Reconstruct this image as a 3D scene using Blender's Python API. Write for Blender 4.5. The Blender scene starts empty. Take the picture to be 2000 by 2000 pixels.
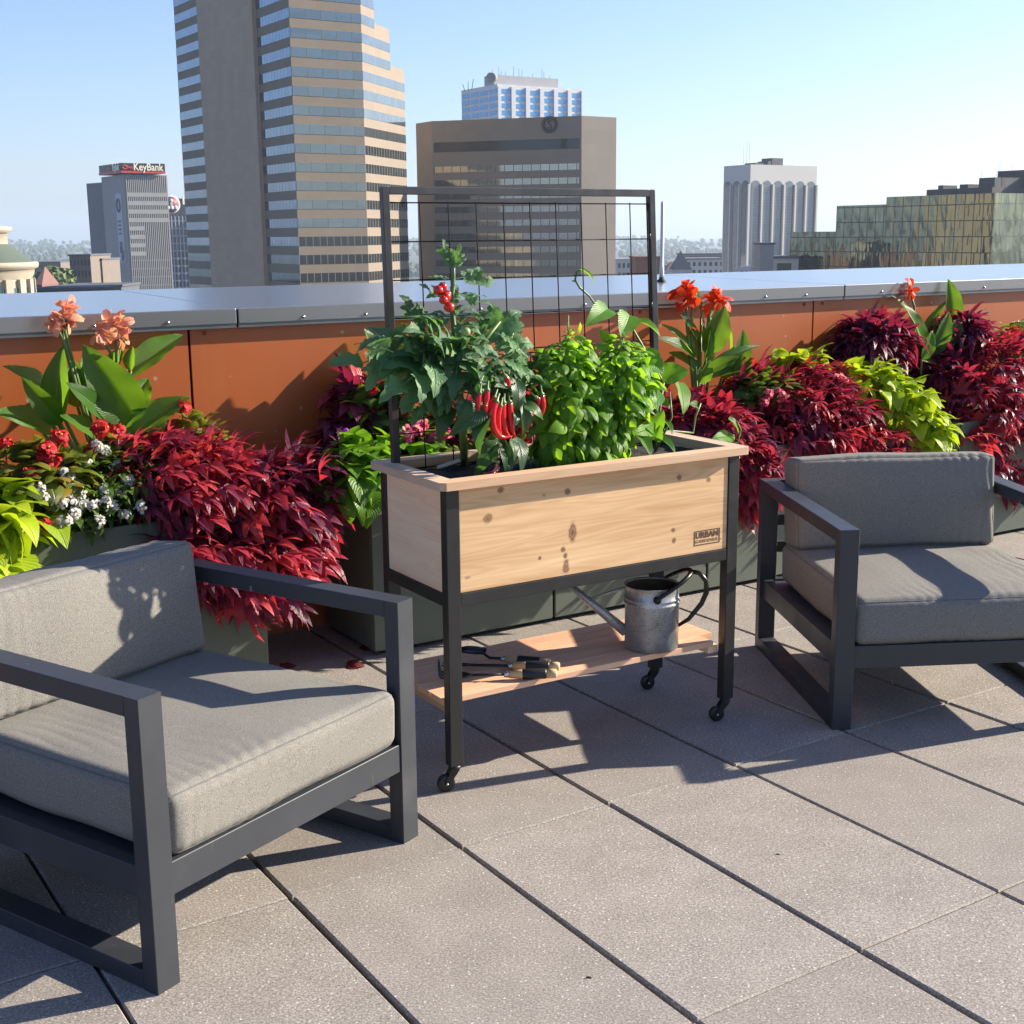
import bpy, math, random
import numpy as np
from mathutils import Vector, Matrix, noise
rng = random.Random(7)
SC = bpy.context.scene
COL = SC.collection

# ---------------------------------------------------------------- camera, sky, sun, exposure
FPX, PITCH, ROLL, CAMH = 2563.5, 0.2083, -0.00894, 1.493      # focal length in 1/2000 of the frame, radians, metres
SUN_AZ, SUN_EL = math.radians(70), math.radians(24.5)          # azimuth from +Y towards +X
_f = Vector((0, math.cos(PITCH), -math.sin(PITCH))); _r = Vector((1, 0, 0)); _u = _r.cross(_f)
_c, _s = math.cos(ROLL), math.sin(ROLL)
RT, UP = _c*_r + _s*_u, -_s*_r + _c*_u
cam_d = bpy.data.cameras.new('camera'); cam = bpy.data.objects.new('camera', cam_d); COL.objects.link(cam)
cam_d.sensor_width = 36; cam_d.lens = 36*FPX/2000; cam_d.clip_start = .05; cam_d.clip_end = 30000
cam.matrix_world = Matrix(((RT.x, UP.x, -_f.x, 0), (RT.y, UP.y, -_f.y, 0), (RT.z, UP.z, -_f.z, CAMH), (0, 0, 0, 1)))
SC.camera = cam
W_ = bpy.data.worlds.new('World'); SC.world = W_; W_.use_nodes = True
nt = W_.node_tree; bg = nt.nodes['Background']
sky = nt.nodes.new('ShaderNodeTexSky'); sky.sky_type = 'NISHITA'; sky.sun_disc = False
sky.sun_elevation = SUN_EL; sky.sun_rotation = SUN_AZ; sky.altitude = 200
sky.air_density = 1.0; sky.dust_density = .9; sky.ozone_density = 3.0
tint = nt.nodes.new('ShaderNodeMix'); tint.data_type = 'RGBA'; tint.blend_type = 'MULTIPLY'; tint.inputs[0].default_value = 1; tint.inputs[7].default_value = (.81, .835, 1.0, 1)
nt.links.new(sky.outputs[0], tint.inputs[6]); nt.links.new(tint.outputs[2], bg.inputs[0]); bg.inputs[1].default_value = .066
sun_d = bpy.data.lights.new('sun', 'SUN'); sun = bpy.data.objects.new('sun', sun_d); COL.objects.link(sun)
sun_d.energy = 4.0; sun_d.angle = math.radians(.5); sun_d.color = (1, .90, .75)
sd = Vector((math.sin(SUN_AZ)*math.cos(SUN_EL), math.cos(SUN_AZ)*math.cos(SUN_EL), math.sin(SUN_EL)))
sun.rotation_euler = sd.to_track_quat('Z', 'Y').to_euler(); sun.location = (0, 0, 30)
SC.view_settings.view_transform = 'Standard'; SC.view_settings.look = 'None'
SC.view_settings.exposure = 1.75; SC.view_settings.gamma = 1
SC.cycles.max_bounces = 8; SC.cycles.transparent_max_bounces = 8; SC.cycles.volume_bounces = 0
SC.cycles.use_denoising = True

# ---------------------------------------------------------------- sight lines (pixels of the 2000 x 2000 photograph)
EYE = Vector((0, 0, CAMH))
def ray(u, v): return ((u-1000)/FPX)*RT - ((v-1000)/FPX)*UP + _f
def onz(u, v, z=0):
    d = ray(u, v); return EYE + d*((z-CAMH)/d.z)
def atY(u, v, Y):
    d = ray(u, v); return EYE + d*(Y/d.y)
def onv(u, v, p0, th):
    d = ray(u, v); n = Vector((-math.sin(th), math.cos(th), 0))
    return EYE + d*((Vector(p0)-EYE).dot(n)/d.dot(n))
def along(p, az, u, v):
    """the point on the plan line from p at heading az that is seen in column u"""
    d = ray(u, v); e = Vector((math.sin(az), math.cos(az)))
    den = e.x*d.y - e.y*d.x
    t = (p.y*d.x - p.x*d.y)/den
    return Vector((p.x+e.x*t, p.y+e.y*t, p.z))

# ---------------------------------------------------------------- mesh builder
class MB:
    def __init__(s): s.v=[]; s.f=[]; s.m=[]; s.uv=[]; s.rn=[]; s.sm=[]
    def add(s, verts, faces, mi=0, uv=None, rnd=0., smooth=False):
        b = len(s.v); s.v += [tuple(p) for p in verts]
        s.uv += [tuple(q) for q in uv] if uv is not None else [(p[0], p[2]) for p in verts]
        s.rn += [rnd]*len(verts)
        for f in faces: s.f.append(tuple(b+i for i in f)); s.m.append(mi); s.sm.append(smooth)
    def box(s, lo, hi, M=None, mi=0, rnd=0.):
        x0,y0,z0=lo; x1,y1,z1=hi
        P=[Vector(p) for p in ((x0,y0,z0),(x1,y0,z0),(x1,y1,z0),(x0,y1,z0),(x0,y0,z1),(x1,y0,z1),(x1,y1,z1),(x0,y1,z1))]
        if M is not None: P=[M@p for p in P]
        s.add(P, [(0,3,2,1),(4,5,6,7),(0,1,5,4),(1,2,6,5),(2,3,7,6),(3,0,4,7)], mi, rnd=rnd)
    def tube(s, pts, r, n=8, mi=0, cap=True, rnd=0., M=None):
        pts=[Vector(p) for p in pts]
        if M is not None: pts=[M@p for p in pts]
        rs = r if isinstance(r,(list,tuple)) else [r]*len(pts)
        V=[];F=[];ref=None;uv=[]
        for i,p in enumerate(pts):
            t=(pts[min(i+1,len(pts)-1)]-pts[max(i-1,0)]).normalized()
            if ref is None:
                ref=t.orthogonal().normalized()
            ref=(ref-t*ref.dot(t)).normalized(); b=t.cross(ref)
            for k in range(n):
                a=2*math.pi*k/n; V.append(p+(ref*math.cos(a)+b*math.sin(a))*rs[i]); uv.append((k/n,i/len(pts)))
        for i in range(len(pts)-1):
            for k in range(n): F.append((i*n+k,i*n+(k+1)%n,(i+1)*n+(k+1)%n,(i+1)*n+k))
        if cap: F.append(tuple(range(n))[::-1]); F.append(tuple(range((len(pts)-1)*n,len(pts)*n)))
        s.add(V,F,mi,uv,rnd,True)
    def lathe(s, prof, c, n=32, mi=0, M=None, rnd=0.):
        V=[];F=[];uv=[]
        for i,(r,z) in enumerate(prof):
            for k in range(n):
                a=2*math.pi*k/n; p=Vector((c[0]+r*math.cos(a),c[1]+r*math.sin(a),c[2]+z)); V.append(M@p if M is not None else p); uv.append((k/n,z))
        for i in range(len(prof)-1):
            for k in range(n): F.append((i*n+k,i*n+(k+1)%n,(i+1)*n+(k+1)%n,(i+1)*n+k))
        s.add(V,F,mi,uv,rnd,True)
    def prism(s, poly, z0, z1, mi=0, top=None, rnd=0., sides=None):
        n=len(poly); V=[];uv=[];F=[];a=0
        for i in range(n):
            p=poly[i];q=poly[(i+1)%n];l=math.hypot(q[0]-p[0],q[1]-p[1])
            V+=[(p[0],p[1],z0),(q[0],q[1],z0),(q[0],q[1],z1),(p[0],p[1],z1)]; uv+=[(a,z0),(a+l,z0),(a+l,z1),(a,z1)]; a+=l
            F.append((4*i,4*i+1,4*i+2,4*i+3))
        s.add(V,F,mi,uv,rnd)
        s.add([(p[0],p[1],z1) for p in poly],[tuple(range(n))],mi if top is None else top,[(p[0],p[1]) for p in poly],rnd)
        s.add([(p[0],p[1],z0) for p in poly],[tuple(range(n))[::-1]],mi,[(p[0],p[1]) for p in poly],rnd)
    def strip(s, p0, p1, z0, z1, out=.06, mi=0, rnd=0.):
        """a band of wall or glass on the plan line p0-p1, its face out metres proud (to the left of p0->p1 is inside)"""
        e=Vector((p1[0]-p0[0],p1[1]-p0[1],0)); L=e.length; e/=L; n=Vector((e.y,-e.x,0))
        a=Vector((p0[0],p0[1],0)); b=Vector((p1[0],p1[1],0)); o=n*out
        V=[a+o,b+o,b+o,a+o,a,b,b,a]; Z=[z0,z0,z1,z1]*2
        s.add([(p.x,p.y,z) for p,z in zip(V,Z)],[(0,1,2,3),(4,7,6,5),(0,4,5,1),(1,5,6,2),(2,6,7,3),(3,7,4,0)],mi,[(0,z0),(L,z0),(L,z1),(0,z1)]*2,rnd)
    def build(s, name, mats, parent=None, label=None, bevel=0, seg=2, kind=None, local=False):
        me=bpy.data.meshes.new(name); me.from_pydata(s.v,[],s.f)
        mats=mats if isinstance(mats,(list,tuple)) else [mats]
        for m in mats: me.materials.append(m)
        if len(mats)>1: me.polygons.foreach_set('material_index',s.m)
        me.polygons.foreach_set('use_smooth',s.sm)
        li=np.zeros(len(me.loops),dtype=np.int32); me.loops.foreach_get('vertex_index',li)
        uvl=me.uv_layers.new(name='UVMap'); uva=np.array(s.uv,dtype=np.float32).reshape(-1,2)[li]
        uvl.data.foreach_set('uv',uva.ravel())
        at=me.attributes.new('rnd','FLOAT','POINT'); at.data.foreach_set('value',np.array(s.rn,dtype=np.float32))
        me.update()
        o=bpy.data.objects.new(name,me); COL.objects.link(o)
        if parent is not None:
            o.parent=parent
            if not local: o.matrix_parent_inverse=parent.matrix_basis.inverted()
        if label: o['label']=label
        if kind: o['kind']=kind
        if bevel:
            b=o.modifiers.new('bevel','BEVEL'); b.width=bevel; b.segments=seg; b.limit_method='ANGLE'; b.angle_limit=math.radians(40); b.harden_normals=False
        return o
def thing(name, label, cat, loc=(0,0,0), group=None):
    o=bpy.data.objects.new(name,None); COL.objects.link(o); o.location=loc; o.empty_display_size=.1
    o['label']=label; o['category']=cat
    if group: o['group']=group
    return o
def tag(o,label,cat,group=None):
    o['label']=label; o['category']=cat
    if group: o['group']=group
    return o
def text_mesh(name, body, size, M, mat, parent, bold=0., ext=.001, align='LEFT', sx=1., local=False, fitw=None):
    c=bpy.data.curves.new(name,'FONT'); c.body=body; c.size=size; c.offset=bold; c.extrude=ext; c.align_x=align; c.resolution_u=3
    t=bpy.data.objects.new(name+'_c',c); COL.objects.link(t); dg=bpy.context.evaluated_depsgraph_get(); dg.update()
    me=bpy.data.meshes.new_from_object(t.evaluated_get(dg)); bpy.data.objects.remove(t); bpy.data.curves.remove(c)
    if fitw:
        xs_=[v.co.x for v in me.vertices]; sx=fitw/(max(xs_)-min(xs_)); M=M@Matrix.Translation((-min(xs_)*sx,0,0))
    me.transform(M@Matrix.Diagonal((sx,1,1,1))); me.name=name; me.materials.clear(); me.materials.append(mat)
    o=bpy.data.objects.new(name,me); COL.objects.link(o)
    if parent is not None:
        o.parent=parent
        if not local: o.matrix_parent_inverse=parent.matrix_basis.inverted()
    return o
def frame(o, x, y=None, z=(0,0,1)):
    x=Vector(x).normalized(); z=Vector(z).normalized(); y=z.cross(x).normalized() if y is None else Vector(y).normalized()
    return Matrix(((x.x,y.x,z.x,o[0]),(x.y,y.y,z.y,o[1]),(x.z,y.z,z.z,o[2]),(0,0,0,1)))

# ---------------------------------------------------------------- materials
class NT:
    def __init__(s,name):
        s.mat=bpy.data.materials.new(name); s.mat.use_nodes=True; s.t=s.mat.node_tree; s.b=s.t.nodes['Principled BSDF']; s.out=s.t.nodes['Material Output']
    def n(s,typ,**kw):
        nd=s.t.nodes.new('ShaderNode'+typ)
        for k,v in kw.items():
            if k.startswith('i_'):
                key=k[2:]; key=int(key) if key.isdigit() else key.replace('_',' ')
                if hasattr(v,'is_output') or isinstance(v,bpy.types.NodeSocket): s.t.links.new(v,nd.inputs[key])
                else: nd.inputs[key].default_value=v
            else: setattr(nd,k,v)
        return nd
    def set(s,key,v):
        if isinstance(v,bpy.types.NodeSocket): s.t.links.new(v,s.b.inputs[key])
        else: s.b.inputs[key].default_value=v
    def math(s,op,a,b=0.,clamp=False):
        nd=s.n('Math',operation=op,use_clamp=clamp)
        for i,x in enumerate((a,b)):
            if isinstance(x,bpy.types.NodeSocket): s.t.links.new(x,nd.inputs[i])
            else: nd.inputs[i].default_value=x
        return nd.outputs[0]
    def mix(s,f,a,b,mode='MIX'):
        nd=s.n('Mix',data_type='RGBA',blend_type=mode)
        for i,x in ((0,f),(6,a),(7,b)):
            if isinstance(x,bpy.types.NodeSocket): s.t.links.new(x,nd.inputs[i])
            else: nd.inputs[i].default_value=x if i==0 else c4(x)
        return nd.outputs[2]
    def ramp(s,f,stops):
        nd=s.n('ValToRGB'); e=nd.color_ramp.elements
        while len(e)<len(stops): e.new(.5)
        for k,(p,c) in zip(e,stops): k.position=p; k.color=c4(c) if hasattr(c,'__len__') else (c,c,c,1)
        s.t.links.new(f,nd.inputs[0]); return nd.outputs[0]
    def noise(s,scale,detail=3,vec=None,rough=.55,stretch=None):
        nd=s.n('TexNoise'); nd.inputs['Scale'].default_value=scale; nd.inputs['Detail'].default_value=detail; nd.inputs['Roughness'].default_value=rough
        v=vec if vec is not None else s.n('TexCoord').outputs['Object']
        if stretch is not None:
            mp=s.n('Mapping'); mp.inputs['Scale'].default_value=stretch; s.t.links.new(v,mp.inputs[0]); v=mp.outputs[0]
        s.t.links.new(v,nd.inputs[0]); return nd.outputs[0]
    def bump(s,h,strength,dist=.002):
        nd=s.n('Bump'); nd.inputs['Strength'].default_value=strength; nd.inputs['Distance'].default_value=dist
        s.t.links.new(h,nd.inputs['Height']); s.t.links.new(nd.outputs[0],s.b.inputs['Normal']); return nd
    def attr(s,name='rnd'): return s.n('Attribute',attribute_name=name).outputs['Fac']
def c4(c): return tuple(c)+(1.,) if len(c)==3 else tuple(c)
def sc(c,k): return tuple(min(1,x*k) for x in c)
def simple(name,col,rough=.5,metal=0.,var=.12,scale=8.,bump=0.,bscale=60.,spec=.5,dist=.002,attr=0.):
    t=NT(name); f=t.noise(scale,4)
    c=t.mix(f,sc(col,1-var),sc(col,1+var))
    if attr: c=t.mix(t.attr(),c,sc(col,1-attr))
    t.set('Base Color',c); t.set('Roughness',t.ramp(t.noise(scale*2.3,3),[(.3,max(0,rough-.07)),(.7,min(1,rough+.07))])); t.set('Metallic',metal); t.set('Specular IOR Level',spec)
    if bump: t.bump(t.noise(bscale,3),bump,dist)
    return t.mat
def wood(name,c0,c1,knots=(),M=None,axis='X'):
    """boards: grain runs along the local x axis (object space placed by M)"""
    t=NT(name); v=t.n('TexCoord').outputs['Object']
    if M is not None:
        loc,rot,_=M.inverted().decompose(); mp=t.n('Mapping'); mp.inputs['Location'].default_value=loc; mp.inputs['Rotation'].default_value=rot.to_euler(); t.t.links.new(v,mp.inputs[0]); v=mp.outputs[0]
    off=t.n('Combine XYZ'.replace(' ',''),i_0=t.math('MULTIPLY',t.attr(),13.),i_2=t.math('MULTIPLY',t.attr(),7.3))
    va=t.n('VectorMath',operation='ADD'); t.t.links.new(v,va.inputs[0]); t.t.links.new(off.outputs[0],va.inputs[1]); v2=va.outputs[0]
    st={'X':(.7,9,9),'Z':(9,9,.7)}[axis]; fine={'X':(3,120,120),'Z':(120,120,3)}[axis]
    big=t.noise(1.6,2,v2,stretch=st); g=t.noise(1.,4,v2,stretch=fine)
    wv=t.noise(1.,1,v2,stretch=tuple(x*2.2 for x in st))
    rings=t.math('SINE',t.math('MULTIPLY',t.math('ADD',wv,t.math('MULTIPLY',big,.6)),58.))
    f=t.math('ADD',t.math('MULTIPLY',big,.75),t.math('MULTIPLY',g,.28)); f=t.math('ADD',f,t.math('MULTIPLY',rings,.05))
    c=t.ramp(f,[(.28,c0),(.52,tuple((a+b)/2 for a,b in zip(c0,c1))),(.78,c1)])
    c=t.mix(t.math('MULTIPLY',t.attr(),.35),c,sc(c0,.8))
    g2=t.noise(1.,3,v2,stretch=(40,60,60))
    for (kx,kz,rx,rz,dark) in knots:
        mp=t.n('Mapping',vector_type='POINT'); mp.inputs['Location'].default_value=(-kx/rx,0,-kz/rz); mp.inputs['Scale'].default_value=(1/rx,0,1/rz); t.t.links.new(v,mp.inputs[0])
        ln=t.n('VectorMath',operation='LENGTH'); t.t.links.new(mp.outputs[0],ln.inputs[0])
        d=t.math('ADD',ln.outputs[1],t.math('MULTIPLY',t.math('SUBTRACT',g2,.5),.9))
        k=t.ramp(d,[(.0,min(1,dark*1.1)),(.38,dark*.75),(.55,min(1,dark*1.1)),(.66,dark*.5),(1.,0.)])
        c=t.mix(k,c,(.13,.048,.018))
    t.set('Base Color',c); t.set('Roughness',.62); t.set('Specular IOR Level',.3); t.bump(g,.25,.0015)
    return t.mat
def leafmat(name,stops,trans=.35,rough=.4,tcol=None,vein=.25,spec=.5,veins=9.):
    t=NT(name); uv=t.n('SeparateXYZ',i_0=t.n('TexCoord').outputs['UV'])
    a=t.attr(); c=t.ramp(a,stops)
    mid=t.ramp(t.math('ABSOLUTE',uv.outputs[0]),[(0,1.),(.10,.0)])
    w=t.math('SINE',t.math('MULTIPLY',t.math('SUBTRACT',uv.outputs[1],t.math('MULTIPLY',t.math('ABSOLUTE',uv.outputs[0]),.35)),veins*6.283))
    w=t.math('MULTIPLY',t.math('POWER',t.math('ABSOLUTE',w),.35),-1); w=t.math('ADD',w,1.)
    vv=t.math('MAXIMUM',mid,t.math('MULTIPLY',w,.6))
    light=tuple(min(1,x*1.7+.02) for x in stops[-1][1])
    c=t.mix(t.math('MULTIPLY',vv,vein),c,light)
    c=t.mix(t.math('MULTIPLY',t.noise(25,2),.3),c,sc(stops[0][1],.7))
    t.set('Base Color',c); t.set('Roughness',rough); t.set('Specular IOR Level',spec)
    t.bump(t.math('MULTIPLY',vv,-1.),.7,.003)
    tr=t.n('BsdfTranslucent'); tc=t.mix(.5,c,tcol,'MIX') if tcol else c
    t.t.links.new(tc,tr.inputs[0]); ms=t.n('MixShader'); ms.inputs[0].default_value=trans
    t.t.links.new(t.b.outputs[0],ms.inputs[1]); t.t.links.new(tr.outputs[0],ms.inputs[2]); t.t.links.new(ms.outputs[0],t.out.inputs[0])
    return t.mat
# ================================================================ the setting
G = .573                                    # the town grid: pavers, parapet and streets share it
GA, GB = math.pi/2-G, -G                    # headings (from +Y towards +X) of the two street directions
TW = .56; WA = Vector((math.cos(TW), math.sin(TW), 0)); WN = Vector((math.sin(TW), -math.cos(TW), 0))   # along the parapet; out of it towards us
W0 = Vector((-.80, 4.91, 0))
def WP(s, off, z): return W0 + WA*s + WN*off + Vector((0,0,z))
def wpx(u, v, off): return onv(u, v, W0+WN*off, TW)          # seen point at off metres in front of the parapet
def wsz(u, v, off): p=wpx(u,v,off); return (p-W0).dot(WA), p.z
GROUND = -62.

# --- terrain
t=NT('city_ground'); c=t.ramp(t.noise(.006,6),[(.3,(.035,.05,.024)),(.5,(.06,.065,.045)),(.62,(.04,.06,.024)),(.75,(.10,.095,.085))]); t.set('Base Color',c); t.set('Roughness',.9)
m_ground=t.mat
b=MB(); b.add([(-14000,-14000,GROUND),(14000,-14000,GROUND),(14000,14000,GROUND),(-14000,14000,GROUND)],[(0,1,2,3)])
b.build('ground',m_ground,kind='structure')

# --- the roof terrace we stand on: slab with its building below, then the pavers
m_slab=simple('slab_black',(.012,.012,.013),.9)
m_body=simple('building_stone',(.30,.26,.21),.8,scale=.5)
b=MB()
poly=[WP(-14,-.62,0),WP(22,-.62,0),WP(22,14,0),WP(-14,14,0)]
b.prism([(p.x,p.y) for p in poly][::1],GROUND,-.075)
b.build('roof_slab',m_slab,kind='structure')
t=NT('paver_concrete'); n1=t.noise(7,4); n2=t.noise(190,3,rough=.75); n3=t.noise(1.7,3)
base=t.ramp(t.math('ADD',t.math('MULTIPLY',n1,.13),t.math('MULTIPLY',n2,.87)),[(.33,(.125,.108,.094)),(.5,(.265,.237,.208)),(.66,(.45,.41,.37))])
vo=t.n('TexVoronoi'); vo.inputs['Scale'].default_value=95; t.t.links.new(t.n('TexCoord').outputs['Object'],vo.inputs[0])
sp=t.math('MULTIPLY',t.ramp(vo.outputs['Distance'],[(.12,1.),(.26,0.)]),t.ramp(n2,[(.42,0.),(.52,1.)]))
sel=t.ramp(t.n('SeparateXYZ',i_0=vo.outputs['Color']).outputs[0],[(.48,0.),(.54,1.)])
c=t.mix(t.math('MULTIPLY',t.math('MULTIPLY',sp,sel),.85),base,(.74,.72,.69))
vo2=t.n('TexVoronoi'); vo2.inputs['Scale'].default_value=140; t.t.links.new(t.n('TexCoord').outputs['Object'],vo2.inputs[0])
sp2=t.math('MULTIPLY',t.ramp(vo2.outputs['Distance'],[(.1,1.),(.25,0.)]),t.ramp(t.n('SeparateXYZ',i_0=vo2.outputs['Color']).outputs[1],[(.7,0.),(.74,1.)]))
c=t.mix(t.math('MULTIPLY',sp2,.5),c,(.10,.09,.08))
c=t.mix(t.math('MULTIPLY',t.attr(),.42),c,(.165,.142,.118)); c=t.mix(t.ramp(n3,[(.55,0.),(.8,.07)]),c,(.145,.13,.115))
t.set('Base Color',c); t.set('Roughness',.78); t.set('Specular IOR Level',.35)
t.bump(t.math('ADD',n2,t.math('MULTIPLY',sp2,.5)),.35,.0015); m_paver=t.mat
b=MB(); PA=Vector((math.cos(G),math.sin(G),0)); PB=Vector((-math.sin(G),math.cos(G),0)); T=.457; TB=T*1.945
P0=Vector((.249,3.279,0))
for i in range(-16,20):
    for j in range(-8,6):
        c0=P0+PA*(i*T)+PB*(j*TB)
        cen=c0+PA*T/2+PB*TB/2
        if (cen-W0).dot(-WN)>.55 or cen.y<-3.5 or abs(cen.x)>7: continue
        g1,g2=.0056,.0020; r=rng.uniform(-.0018,.0018); jx=rng.uniform(-.002,.002); jz=rng.uniform(-.0012,.0012)
        M=Matrix.Translation(cen+PA*jx+Vector((0,0,jz)))@Matrix.Rotation(G+r,4,'Z')
        x,y=T/2-g1,TB/2-g2; ch=.0035
        V=[(-x,-y,-.055),(x,-y,-.055),(x,y,-.055),(-x,y,-.055),(-x,-y,-ch),(x,-y,-ch),(x,y,-ch),(-x,y,-ch),(-x+ch,-y+ch,0),(x-ch,-y+ch,0),(x-ch,y-ch,0),(-x+ch,y-ch,0)]
        F=[(0,1,5,4),(1,2,6,5),(2,3,7,6),(3,0,4,7),(4,5,9,8),(5,6,10,9),(6,7,11,10),(7,4,8,11),(8,9,10,11)]
        b.add([M@Vector(p) for p in V],F,rnd=rng.random())
b.build('paving',m_paver,kind='structure')

# --- parapet wall: copper-brown panels, dark coping with a pale drip strip, rivets
t=NT('rust_panel'); n=t.noise(2.2,4); c=t.mix(n,(.36,.086,.018),(.44,.112,.026))
vo=t.n('TexVoronoi'); vo.inputs['Scale'].default_value=13; t.t.links.new(t.n('TexCoord').outputs['Object'],vo.inputs[0])
spot=t.math('MULTIPLY',t.ramp(vo.outputs['Distance'],[(.03,1.),(.13,0.)]),t.ramp(t.n('SeparateXYZ',i_0=vo.outputs['Color']).outputs[0],[(.45,0.),(.8,.75)]))
drip=t.noise(1.,2,stretch=(14,14,.5)); c=t.mix(t.ramp(drip,[(.5,0.),(.8,.22)]),c,(.44,.17,.075))
c=t.mix(spot,c,(.62,.43,.32)); t.set('Base Color',c); t.set('Roughness',.38); t.set('Specular IOR Level',.6); m_rust=t.mat
t=NT('coping_grey'); t.set('Base Color',(.21,.21,.212,1)); t.set('Metallic',.5); t.set('Roughness',.22); t.set('Coat Weight',.9); t.set('Coat Roughness',.28); t.set('Coat IOR',1.8); m_cope=t.mat
m_strip=simple('drip_strip',(.16,.17,.18),.35,.6)
m_rivet=simple('rivet_steel',(.5,.5,.48),.3,.9)
ZF,ZT=1.178,1.243
FO=.03
s1=(wpx(463,600,FO)-W0).dot(WA); s2=(wpx(1650,562,FO)-W0).dot(WA); SEG=s2-s1
pb=onz(900,547,ZT+.02); CW=(pb-W0).dot(-WN)
print('coping depth',CW,'segment',SEG)
wall=thing('parapet_wall','rust brown panelled parapet wall with wide grey metal coping behind the planters','wall',WP(0,0,0))
for k in range(-2,4):
    a=s1+k*SEG; e=a+SEG
    M=frame(WP(a,0,0),WA,z=(0,0,1))           # x along, y = away from us
    c=MB(); g=.0025
    g=.0035; V=[(g,-FO,ZF+.012),(SEG-g,-FO,ZF+.012),(SEG-g,-FO,ZT),(g,-FO,ZT),(g,CW,ZT+.02),(SEG-g,CW,ZT+.02),(SEG-g,CW,ZF),(g,CW,ZF),(g,0.001,ZF+.012),(SEG-g,0.001,ZF+.012)]
    c.add([M@Vector(p) for p in V],[(0,1,2,3),(3,2,5,4),(4,5,6,7),(0,3,4,7,8),(1,9,6,5,2)])
    c.build('coping',m_cope,wall,bevel=.003)
    c=MB(); c.box((g,-FO+.004,ZF-.004),(SEG-g,.0,ZF+.0115),M); c.build('drip_strip',m_strip,wall)
    c=MB()
    for q in range(1,12):
        if q in (1,11) or q%2==0: c.lathe([(.0001,-.006),(.006,-.003),(.006,0)],(0,0,0),8,M=M@Matrix.Translation((SEG*q/12,-FO-.0005,ZF+.025))@Matrix.Rotation(-math.pi/2,4,'X'))
    c.build('rivet',m_rivet,wall)
sp=(wpx(374,745,0)-W0).dot(WA); PL=SEG
for k in range(-2,4):
    a=sp+k*PL; M=frame(WP(a,0,0),WA,z=(0,0,1)); c=MB()
    c.box((.005,-.0,-.07),(PL-.005,.012,ZF+.006),M); c.build('wall_panel',m_rust,wall)
    c=MB()
    for xx in (.06,PL*.33,PL*.66,PL-.06): c.lathe([(.0001,-.008),(.007,-.004),(.007,0)],(0,0,0),8,M=M@Matrix.Translation((xx,-.0005,ZF-.02))@Matrix.Rotation(-math.pi/2,4,'X'))
    c.build('panel_rivet',m_rust,wall)
c=MB(); M=frame(WP(0,0,0),WA,z=(0,0,1)); c.box((-6,.016,-.07),(10,CW-.02,ZF-.002),M); c.build('wall_core',m_slab,wall)

# --- slim lightning rod on the coping
rp=onz(1292,550,ZT+.012); rt=onv(1294,393,rp,0)
rod=thing('lightning_rod','slim pale metal rod standing on the grey coping right of the trellis','rod',rp)
m_alu=simple('aluminium',(.55,.55,.55),.45,.2)
c=MB(); c.tube([rp+Vector((0,0,.02)),rp+Vector((0,0,.07)),rp+Vector((0,0,.075)),Vector((rp.x,rp.y,rt.z-.01)),Vector((rp.x,rp.y,rt.z))],[.012,.012,.0095,.0095,.004],10); c.build('rod',m_alu,rod)
c=MB(); c.lathe([(.0001,.022),(.012,.022),(.014,.012),(.024,.006),(.024,-.004)],rp,14); c.build('rod_base',simple('dark_rubber',(.03,.03,.03),.7),rod)

# ================================================================ the town beyond
def glassmat(name,tint,pane=1.5,frame=(.03,.03,.03),rough=.06,fw=.05,wav=.0,rows=None,metal=.85):
    t=NT(name); uv=t.n('SeparateXYZ',i_0=t.n('TexCoord').outputs['UV'])
    fr=t.math('FRACT',t.math('DIVIDE',uv.outputs[0],pane)); m=t.math('LESS_THAN',fr,fw)
    if rows:
        f2=t.math('FRACT',t.math('DIVIDE',uv.outputs[1],rows)); m=t.math('MAXIMUM',m,t.math('LESS_THAN',f2,fw*pane/rows))
    cell=t.n('TexWhiteNoise',noise_dimensions='2D'); fl=t.n('CombineXYZ',i_0=t.math('FLOOR',t.math('DIVIDE',uv.outputs[0],pane)),i_1=t.math('FLOOR',t.math('DIVIDE',uv.outputs[1],rows or 3.9))); t.t.links.new(fl.outputs[0],cell.inputs[0])
    c=t.mix(t.math('MULTIPLY',cell.outputs[0],.3),tint,sc(tint,.55))
    t.set('Base Color',t.mix(m,c,frame)); t.set('Metallic',t.math('MULTIPLY',t.math('SUBTRACT',1.,m),metal)); t.set('Roughness',t.math('ADD',t.math('MULTIPLY',m,.5),rough))
    if wav:
        cv=t.n('VectorMath',operation='ADD'); t.t.links.new(t.n('TexCoord').outputs['UV'],cv.inputs[0]); t.t.links.new(cell.outputs[1],cv.inputs[1])
        t.bump(t.noise(.2,1.5,cv.outputs[0],stretch=(2.8,.7,1)),wav,2.)
    return t.mat
def wallmat(name,col,bw=3.,bh=1.9,joint=.9,rough=.75,var=.10):
    t=NT(name); br=t.n('TexBrick'); br.inputs['Scale'].default_value=1; br.inputs['Brick Width'].default_value=bw; br.inputs['Row Height'].default_value=bh; br.inputs['Mortar Size'].default_value=.03
    br.inputs['Color1'].default_value=c4(sc(col,1-var/2)); br.inputs['Color2'].default_value=c4(sc(col,1+var/2)); br.inputs['Mortar'].default_value=c4(sc(col,joint)); br.offset=0
    t.t.links.new(t.n('TexCoord').outputs['UV'],br.inputs[0])
    st=t.noise(.25,4,stretch=(1,1,.15)); t.set('Base Color',t.mix(t.math('MULTIPLY',st,.45),br.outputs[0],sc(col,.72))); t.set('Roughness',rough); return t.mat
m_roofdark=simple('roof_plant_grey',(.06,.06,.065),.8,scale=.3)
m_dglass=glassmat('dark_glass',(.30,.36,.42),1.5)

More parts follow.
